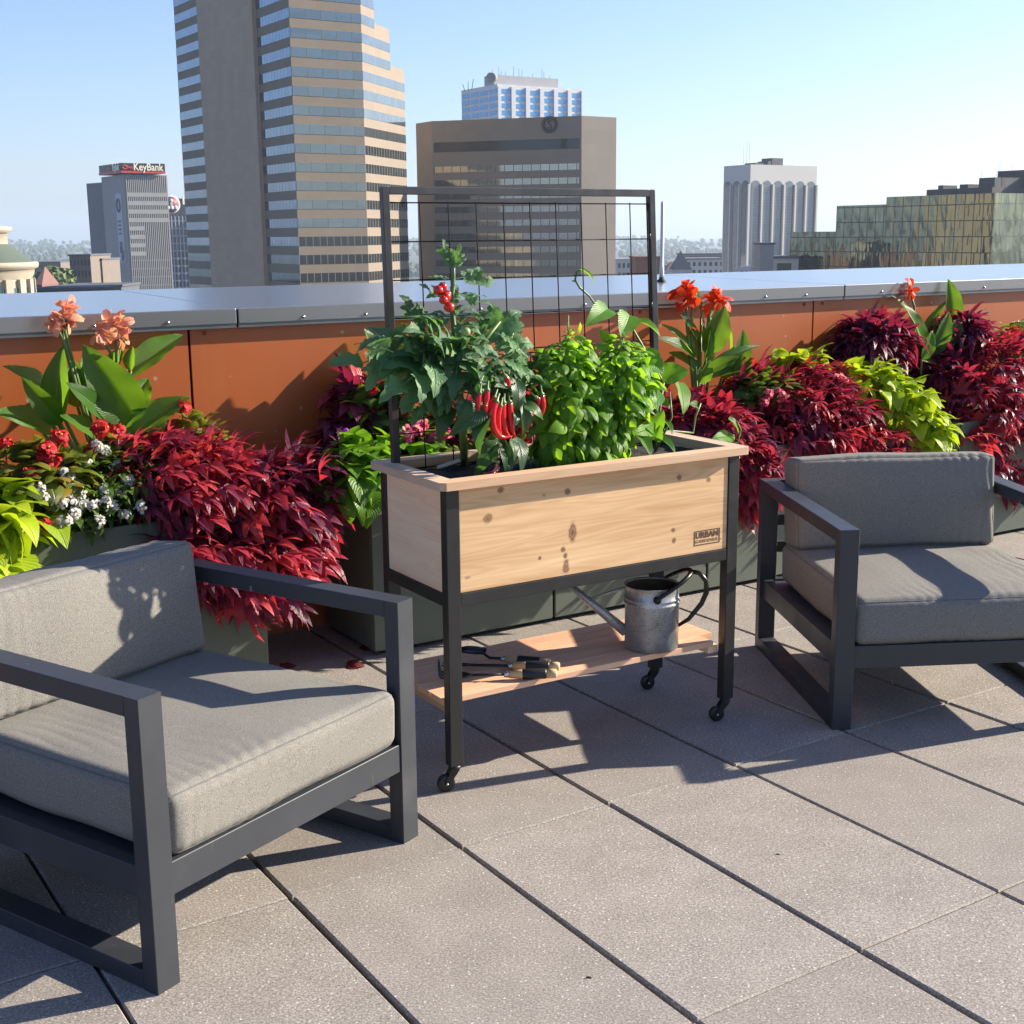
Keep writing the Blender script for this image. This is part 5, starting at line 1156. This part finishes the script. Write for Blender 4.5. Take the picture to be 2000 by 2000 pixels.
# ================================================================ the vegetables in the wooden planter
def pw(u,v,yl): return onv(u,v,PM@Vector((0,yl,0)),PTH)
def k4(u,v): return (650+u*.41408,450+v*.41408)
def kp(u,v,yl): return pw(*k4(u,v),yl)
def soilpt(u,v): p=onz(*k4(u,v),SZ); return p
AX=Vector((math.cos(PTH),math.sin(PTH),0)); NF=Vector((math.sin(PTH),-math.cos(PTH),0))
# tomato
r=random.Random(51)
sb_=soilpt(620,1105); tom=thing('tomato_plant','tall tomato plant with red fruit near its tip, leftmost in the wooden planter','tomato plant',sb_)
path=[sb_-Vector((0,0,.02)),kp(615,950,.17),kp(598,760,.18),kp(590,640,.18),kp(575,500,.2),kp(560,350,.22),kp(570,220,.22),kp(570,140,.22)]
b=MB(); b.tube(path,[.0115,.011,.0105,.009,.008,.007,.005,.003],9); b.tube([kp(590,640,.18),kp(500,560,.22),kp(400,440,.22)],[.006,.005,.003],7); b.tube([kp(590,640,.18),kp(700,540,.14),kp(790,430,.14)],[.007,.006,.003],7); b.tube([kp(598,760,.18),kp(470,680,.2),kp(330,600,.2)],[.006,.005,.003],7); b.tube([kp(598,700,.18),kp(760,620,.12),kp(880,560,.10)],[.006,.005,.003],7); b.build('stem',m_stem,tom)
F=Fol()
def tl(a,ya,b_,yb,sz,rnd=None,nr=None):
    p=kp(*a,ya); q=kp(*b_,yb); d=q-p
    F.add(r.choice(T_TOM),p,d,nr or (Vector((0,0,1))*.8+NF*.5+Vector((r.gauss(0,.25),r.gauss(0,.25),0))),d.length*sz,r.random() if rnd is None else rnd)
for a,ya,b_,yb,sz in [((570,200),.22,(560,80),.22,1.),((570,190),.22,(600,95),.2,.9),((570,230),.22,(720,185),.2,1.05),((570,240),.22,(500,195),.24,1.1),((565,300),.22,(690,275),.16,1.),((565,330),.22,(480,240),.22,.9),((565,340),.22,(660,370),.14,1.),
   ((560,360),.22,(600,260),.22,.8),((480,500),.22,(320,420),.2,1.),((470,480),.22,(400,330),.24,1.),((500,560),.22,(430,440),.16,.9),((480,560),.22,(210,505),.2,1.1),((420,640),.2,(230,590),.2,.9),((560,560),.2,(400,600),.08,1.),((560,560),.2,(560,470),.1,.9),
   ((650,560),.16,(800,370),.16,1.1),((700,540),.14,(900,480),.12,1.05),((760,480),.14,(910,520),.1,.9),((700,560),.14,(780,640),.06,1.),((760,600),.12,(930,600),.1,1.),((800,600),.12,(930,680),.08,.8),((640,420),.2,(740,360),.2,.9),((620,460),.2,(600,600),.06,.9),((580,560),.2,(480,650),.08,1.),
   ((500,640),.2,(330,740),.18,.8),((520,680),.18,(400,840),.1,.7),((600,640),.16,(700,720),.08,.9),((640,640),.16,(840,700),.08,.9),((590,720),.16,(480,780),.08,.8),((560,480),.2,(500,400),.1,1.),((580,420),.2,(680,470),.1,1.),((570,400),.2,(440,400),.18,.9),
   ((620,560),.24,(760,480),.3,.9),((595,800),.18,(500,900),.14,.55),((700,600),.14,(640,740),.04,.9),((460,640),.2,(380,720),.1,.9)]: tl(a,ya,b_,yb,sz)
for k in range(14):
    u=r.gauss(585,165); v=r.gauss(560,80); p=kp(min(880,max(260,u)),min(700,max(400,v)),r.uniform(.06,.30)); d=Vector((r.gauss(0,1),r.gauss(0,1),r.gauss(.15,.5))); F.add(r.choice(T_TOM),p,d,Vector((r.gauss(0,.5),r.gauss(0,.5),1)),r.uniform(.08,.135),r.random())
F.build('foliage',m_tomato_leaf,tom)
m_tomr=simple('ripe_tomato',(.55,.018,.010),.22,var=.1,scale=30); m_tomg=simple('green_tomato',(.20,.32,.09),.28,var=.1,scale=30)
def ball(name,p,R,mat,par):
    b=MB(); b.lathe([(R*math.sin(a)+.00005,-R*.94*math.cos(a)) for a in np.linspace(0,math.pi,13)],p,18); o=b.build(name,mat,par)
    c=MB(); 
    for k in range(5): a=k*1.257; c.add([Vector(p)+Vector((0,0,R*.95)),Vector(p)+Vector((math.cos(a-.3)*R*.5,math.sin(a-.3)*R*.5,R*.97)),Vector(p)+Vector((math.cos(a)*R*1.05,math.sin(a)*R*1.05,R*.8)),Vector(p)+Vector((math.cos(a+.3)*R*.5,math.sin(a+.3)*R*.5,R*.97))],[(0,1,2,3)])
    c.build('calyx',m_stem,o)
for (u,v,R,y) in ((498,283,.0135,.14),(518,266,.0125,.15),(532,312,.0145,.13),(522,328,.012,.12),(548,362,.0145,.13),(540,300,.011,.16)): ball('tomato',kp(u,v,y),R,m_tomr,tom)
for (u,v,R,y) in ((597,745,.0165,.12),(626,478,.0135,.10)): ball('green_tomato',kp(u,v,y),R,m_tomg,tom)
# pepper
r=random.Random(52); sp_=soilpt(800,1095); pep=thing('pepper_plant','chili pepper plant with long hanging red peppers in the middle of the wooden planter','pepper plant',sp_)
b=MB(); b.tube([sp_-Vector((0,0,.02)),kp(800,960,.13),kp(800,800,.14),kp(790,700,.14)],[.009,.008,.007,.004],8)
for e in ((690,650,.2),(900,660,.14),(860,720,.06),(960,720,.14),(700,760,.06),(780,640,.2)): b.tube([kp(800,830,.14),kp((800+e[0])/2,(800+e[1])/2-20,.13),kp(*e)],[.005,.004,.002],6)
b.build('stem',m_stem,pep); F=Fol()
def pl_(a,ya,b_,yb,w=None,rnd=None,nr=None,T=T_PEP):
    p=kp(*a,ya); q=kp(*b_,yb); d=q-p; F.add(r.choice(T),p,d,nr or (Vector((0,0,.7))+NF*.7+Vector((r.gauss(0,.3),r.gauss(0,.3),0))),d.length,r.random() if rnd is None else rnd)
for a,ya,b_,yb in [((720,820),.06,(600,930),.02),((730,870),.06,(650,990),.02),((860,700),.08,(900,830),.02),((860,970),.06,(925,1120),.0),((840,980),.04,(880,1070),.0),((900,820),.06,(1010,860),.02),((890,820),.06,(960,960),.02),((870,790),.08,(890,900),.03),((560,830),.16,(490,950),.12),((540,820),.16,(570,860),.14),((480,830),.16,(520,870),.14),
   ((840,760),.1,(800,700),.05),((740,720),.1,(690,690),.05),((780,700),.1,(730,640),.1),((830,690),.1,(870,640),.1),((900,690),.1,(960,680),.1),((920,730),.1,(1000,760),.1),((770,1000),.1,(740,1060),.06),((800,1000),.1,(830,1050),.06),((780,980),.1,(700,1110),.06),((820,1000),.1,(840,1140),.04),((790,1000),.1,(780,1060),.08),((950,760),.1,(1000,820),.08),((860,850),.06,(880,900),.02)]: pl_(a,ya,b_,yb)
for k in range(120):
    u=r.gauss(830,85); v=r.gauss(700,55); p=kp(max(660,min(1000,u)),max(560,min(850,v)),r.uniform(.08,.28)); d=Vector((r.gauss(0,1),r.gauss(0,1),r.gauss(-.5,.5))); F.add(r.choice(T_PEP),p,d,Vector((r.gauss(0,.5),r.gauss(0,.5),1))+NF*.4,r.uniform(.04,.075),r.random())
F.build('foliage',m_pepper_leaf,pep)
m_chili=simple('red_chili',(.50,.008,.012),.2,var=.12,scale=40,bump=.1,bscale=90); m_chg=simple('green_chili',(.18,.34,.04),.25)
def chili(pts,R,mat=None,par=None):
    q=[Vector(p) for p in pts]; fine=[]
    for i in range(len(q)-1):
        for k in range(4):
            t=k/4; p0=q[max(i-1,0)];p1=q[i];p2=q[i+1];p3=q[min(i+2,len(q)-1)]
            fine.append(.5*((2*p1)+(p2-p0)*t+(2*p0-5*p1+4*p2-p3)*t*t+(3*p1-p0-3*p2+p3)*t**3))
    fine.append(q[-1]); n=len(fine)
    b=MB(); b.tube(fine,[R*(.75+.25*min(1,i/3))*(1-.93*max(0,(i/(n-1)-.35)/.65)**1.7) for i in range(n)],10); o=b.build('pepper',mat or m_chili,par or pep)
    d=(fine[0]-fine[1]).normalized(); b=MB(); b.tube([fine[0]-d*.002,fine[0]+d*.004,fine[0]+d*.008,fine[0]+d*.022+Vector((0,0,.004))],[R*.85,R*.8,R*.35,R*.25],8); b.build('pepper_stalk',m_stem,o)
for P_,R in (([(770,810),(752,860),(758,930),(795,975),(850,970)],.0105),([(805,815),(800,880),(815,950),(848,985)],.0105),([(832,810),(838,880),(845,940),(862,975)],.0105),([(760,790),(735,840),(700,890)],.009),([(728,755),(722,800),(715,850)],.010),([(692,770),(685,810),(690,855)],.0085),([(790,830),(778,880),(785,940),(800,985)],.009),
     ([(985,775),(990,830),(985,880)],.010),([(945,850),(925,880),(910,900)],.009),([(960,790),(968,800),(970,840)],.0085),([(815,690),(825,710),(832,740)],.008),([(720,820),(718,830),(725,860)],.008)):
    y=r.uniform(.035,.06) if P_[0][0]<900 else .08
    chili([kp(u,v,y) for u,v in P_],R)
chili([kp(690,725,.05),kp(680,745,.05),kp(690,765,.05),kp(705,768,.05)],.007,m_chg)
# fallen pepper on the soil
fp=thing('fallen_pepper','single curled red pepper lying on the soil at the planter front','pepper',onz(*k4(745,1140),SZ))
q=[onz(*k4(u,v),SZ+.012) for u,v in ((775,1110),(775,1128),(760,1145),(730,1150),(705,1145))]; chili(q,.0085,m_chili,fp)
for o in list(fp.children):
    pass
# pale wooden plant marker in the soil
mk=thing('plant_marker','pale wooden plant marker lying on the soil beside the tomato stem','plant marker',onz(*k4(550,1110),SZ))
a=onz(*k4(505,1118),SZ+.012); e=onz(*k4(605,1085),SZ+.022); M=frame(a,(e-a),y=None,z=(0,0,1)); b=MB(); L=(e-a).length
b.prism([(0,-.012),(L,-.014),(L,.014),(0,.012),(-.012,0)],0,.003); 
for i,v in enumerate(b.v): b.v[i]=tuple(M@Vector(v))
b.build('marker_blade',simple('pale_stake',(.42,.33,.22),.6),mk)
# basil: two bushy plants
def basil(label,seed,ub,vb,ells,n,tips):
    r=random.Random(seed); sb=soilpt(ub,vb); o=thing('basil_plant',label,'basil plant',sb,'basil plants'); b=MB(); F=Fol()
    for (u,v,yl,rx,ry,rz) in ells:
        c=kp(u,v,yl)
        for k in range(int(n*rx*rz/.012)):
            d=Vector((r.gauss(0,1),r.gauss(0,1),r.gauss(0,1))).normalized(); q=r.uniform(.55,1.04)*(1+.18*noise.noise(d*2.4+Vector((u,v,0)))); p=c+(AX*d.x*rx+(-NF)*d.y*ry+Vector((0,0,d.z*rz)))*q
            if p.z<SZ+.01: continue
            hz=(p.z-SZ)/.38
            out=(AX*d.x+(-NF)*d.y); out=out.normalized() if out.length>.05 else Vector((1,0,0))
            ax=out*.9+Vector((0,0,-.75+1.0*hz))+Vector((r.gauss(0,.3),r.gauss(0,.3),r.gauss(0,.3))); nr=out*.55+Vector((0,0,.75))+Vector((r.gauss(0,.35),r.gauss(0,.35),r.gauss(0,.2)))
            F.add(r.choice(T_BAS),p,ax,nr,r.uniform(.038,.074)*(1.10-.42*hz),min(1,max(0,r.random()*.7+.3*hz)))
        b.tube([sb+Vector((r.uniform(-.02,.02),r.uniform(-.02,.02),-.02)),c],.004,6)
    for (u,v,yl,hh) in tips:
        p=kp(u,v,yl)
        for lvl in range(5):
            for q in range(4):
                a=q*1.571+lvl*.785; dd=AX*math.cos(a)-NF*math.sin(a); F.add(T_BAS[lvl%4],p-Vector((0,0,.012*lvl)),dd+Vector((0,0,.35-.1*lvl)),Vector((0,0,1)),.018+.008*lvl,.8+.2*r.random())
        if hh:
            b.tube([p-Vector((0,0,.05)),p+Vector((0,0,hh))],.0022,6)
            for q in range(26): a=q*2.4; F.add(T_SM[q%3],p+Vector((0,0,hh*q/26)),AX*math.cos(a)-NF*math.sin(a)+Vector((0,0,.9)),Vector((0,0,1)),.011*(1-.5*q/26),.9)
    F.build('foliage',m_basil_leaf,o); b.build('stem',m_stem,o)
basil('taller basil plant with a pale flower spike beside the peppers',61,1105,1085,[(1110,570,.20,.055,.07,.06),(1100,690,.18,.085,.09,.075),(1080,820,.17,.082,.09,.09),(1090,960,.15,.078,.085,.080),(1190,830,.18,.06,.08,.09)],215,
   [(1110,475,.2,.045),(1060,540,.2,0),(1180,540,.2,0),(1220,590,.2,0),(1030,600,.16,0)])
basil('leafier basil plant to the right with a glossy rounded crown',62,1250,1075,[(1375,590,.20,.055,.07,.055),(1350,700,.17,.080,.09,.075),(1330,830,.15,.078,.09,.085),(1270,960,.13,.078,.08,.080),(1430,680,.2,.05,.07,.06),(1220,1020,.12,.07,.06,.05)],215,
   [(1370,500,.2,.012),(1310,560,.2,0),(1430,570,.2,0),(1440,640,.2,0),(1350,520,.2,0)])
# broad-leaved climber at the right end
cl0=soilpt(1520,1045); cli=thing('climbing_plant','broad leaved climber at the right end reaching up the trellis wires','climbing plant',cl0)
b=MB(); b.tube([cl0,kp(1540,860,.2),kp(1560,720,.26),kp(1470,560,.3),kp(1400,440,.325),kp(1330,385,.33),kp(1245,360,.33),kp(1210,310,.33),kp(1165,270,.33),kp(1143,235,.33),kp(1150,195,.33),kp(1175,185,.33)],[.004,.004,.004,.004,.0035,.003,.003,.003,.0035,.0035,.003,.002],8)
b.tube([kp(1330,385,.33),kp(1380,375,.31),kp(1390,400,.28)],[.003,.0025,.002],6); b.tube([cl0,kp(1600,880,.2),kp(1590,760,.22)],[.004,.003,.002],6); b.tube([kp(1143,240,.33),kp(1130,238,.33)],.002,5)
b.tube([kp(1560,945,.36),kp(1620,948,.42),kp(1700,955,.44),kp(1710,880,.44),kp(1735,815,.44)],.0035,6); b.tube([kp(1860,1000,.3),kp(1910,1000,.3),kp(1925,940,.3),kp(1905,900,.3)],.003,6)
b.build('stem',m_stem,cli)
def bl(a,ya,b_,yb,w,n,arch=.08,fold=.3):
    p=kp(*a,ya); q=kp(*b_,yb); nn=AX*n[0]+NF*n[1]+Vector((0,0,n[2])); bigleaf(cli,p,q,w,nn,arch,fold,r.random(),m_bean_leaf,10,'heart')
r=random.Random(53)
for a in [((1300,370),.3,(1195,450),.24,.070,(-.2,.7,.5),.10,.35),((1250,360),.3,(1275,340),.3,.02,(0,1,.2)),((1165,185),.33,(1235,250),.30,.020,(.5,.6,.6),.12,.6),((1400,400),.28,(1360,500),.22,.075,(-.4,.8,.2),.05,.35),((1440,430),.3,(1545,500),.26,.045,(.3,.6,.6),.1,.5),((1450,590),.2,(1560,670),.15,.085,(-.1,.9,.4),.05,.2),
   ((1440,640),.2,(1420,760),.12,.08,(-.1,.9,.3),.06,.3),((1550,690),.2,(1680,665),.16,.075,(.0,.8,.6),.06,.25),((1630,715),.2,(1655,865),.14,.062,(.2,.9,.3),.06,.3),((1540,760),.18,(1470,860),.1,.05,(0,.9,.4),.06,.3),((1440,960),.1,(1500,1060),.03,.045,(0,.8,.6),.08,.35),((1500,940),.12,(1420,960),.08,.05,(0,.9,.5),.1,.3),
   ((1510,940),.14,(1560,850),.12,.05,(-.4,.8,.4),.06,.4),((1530,980),.12,(1615,1045),.06,.04,(.2,.7,.7),.12,.4),((1520,960),.12,(1470,920),.1,.05,(0,.8,.6),.08,.3),((1480,890),.14,(1390,860),.08,.05,(0,.8,.6),.08,.3),((1560,900),.16,(1600,960),.12,.03,(.3,.8,.5),.1,.5),((1540,800),.2,(1590,840),.18,.04,(.4,.8,.2),.06,.4),((1520,990),.12,(1545,920),.1,.035,(-.3,.8,.4),.06,.4),
   ((1720,830),.44,(1680,820),.44,.03,(0,.8,.6),.08,.4),((1870,975),.3,(1790,985),.28,.045,(0,.8,.6),.08,.3),((1860,985),.3,(1895,970),.3,.03,(0,.9,.5),.08,.3),((1865,890),.3,(1915,955),.3,.03,(.5,.7,.4),.1,.5),((1000,590),.3,(960,640),.3,.05,(-.4,.8,.4),.08,.3),((1480,780),.2,(1530,690),.2,.05,(-.3,.8,.3),.06,.4)]: bl(*a)
# ---- dry leaves and crumbs on the pavers
m_dry=leafmat('fallen_red_leaf',[(0,(.10,.012,.015)),(1.,(.18,.02,.02))],.2,.6,None,.2,.3,5)
for i,(u,v,lab) in enumerate(((550,1303,'curled dark red leaf lying on the pavers right of the left planter box'),(678,1300,'upright red leaf scrap on the pavers near the left armchair arm'),(706,1262,'dark red leaf in shade at the foot of the sage planter boxes'))):
    p=onz(u,v,.006); o=Fol(); r=random.Random(i); o.add(T_LOB[i],p,(1,.3-i*.4,.25*i),(0,-.3,1),.075,.5); f=o.build('fallen_leaf',m_dry,None); tag(f,lab,'leaf','fallen leaves')
m_crumb=simple('dry_twig',(.05,.035,.02),.8)
for (u,v,lab) in ((1145,1907,'tiny dry twig on the sunlit paver near the bottom centre'),(1515,1667,'dark crumb of soil on the large sunlit paver at right')):
    p=onz(u,v,.004); b=MB(); b.tube([p-Vector((0,0,.0025)),p+Vector((.006,.002,-.002)),p+Vector((.011,-.001,-.003))],[.0014,.0017,.001],6); f=b.build('twig',m_crumb,None); tag(f,lab,'debris')
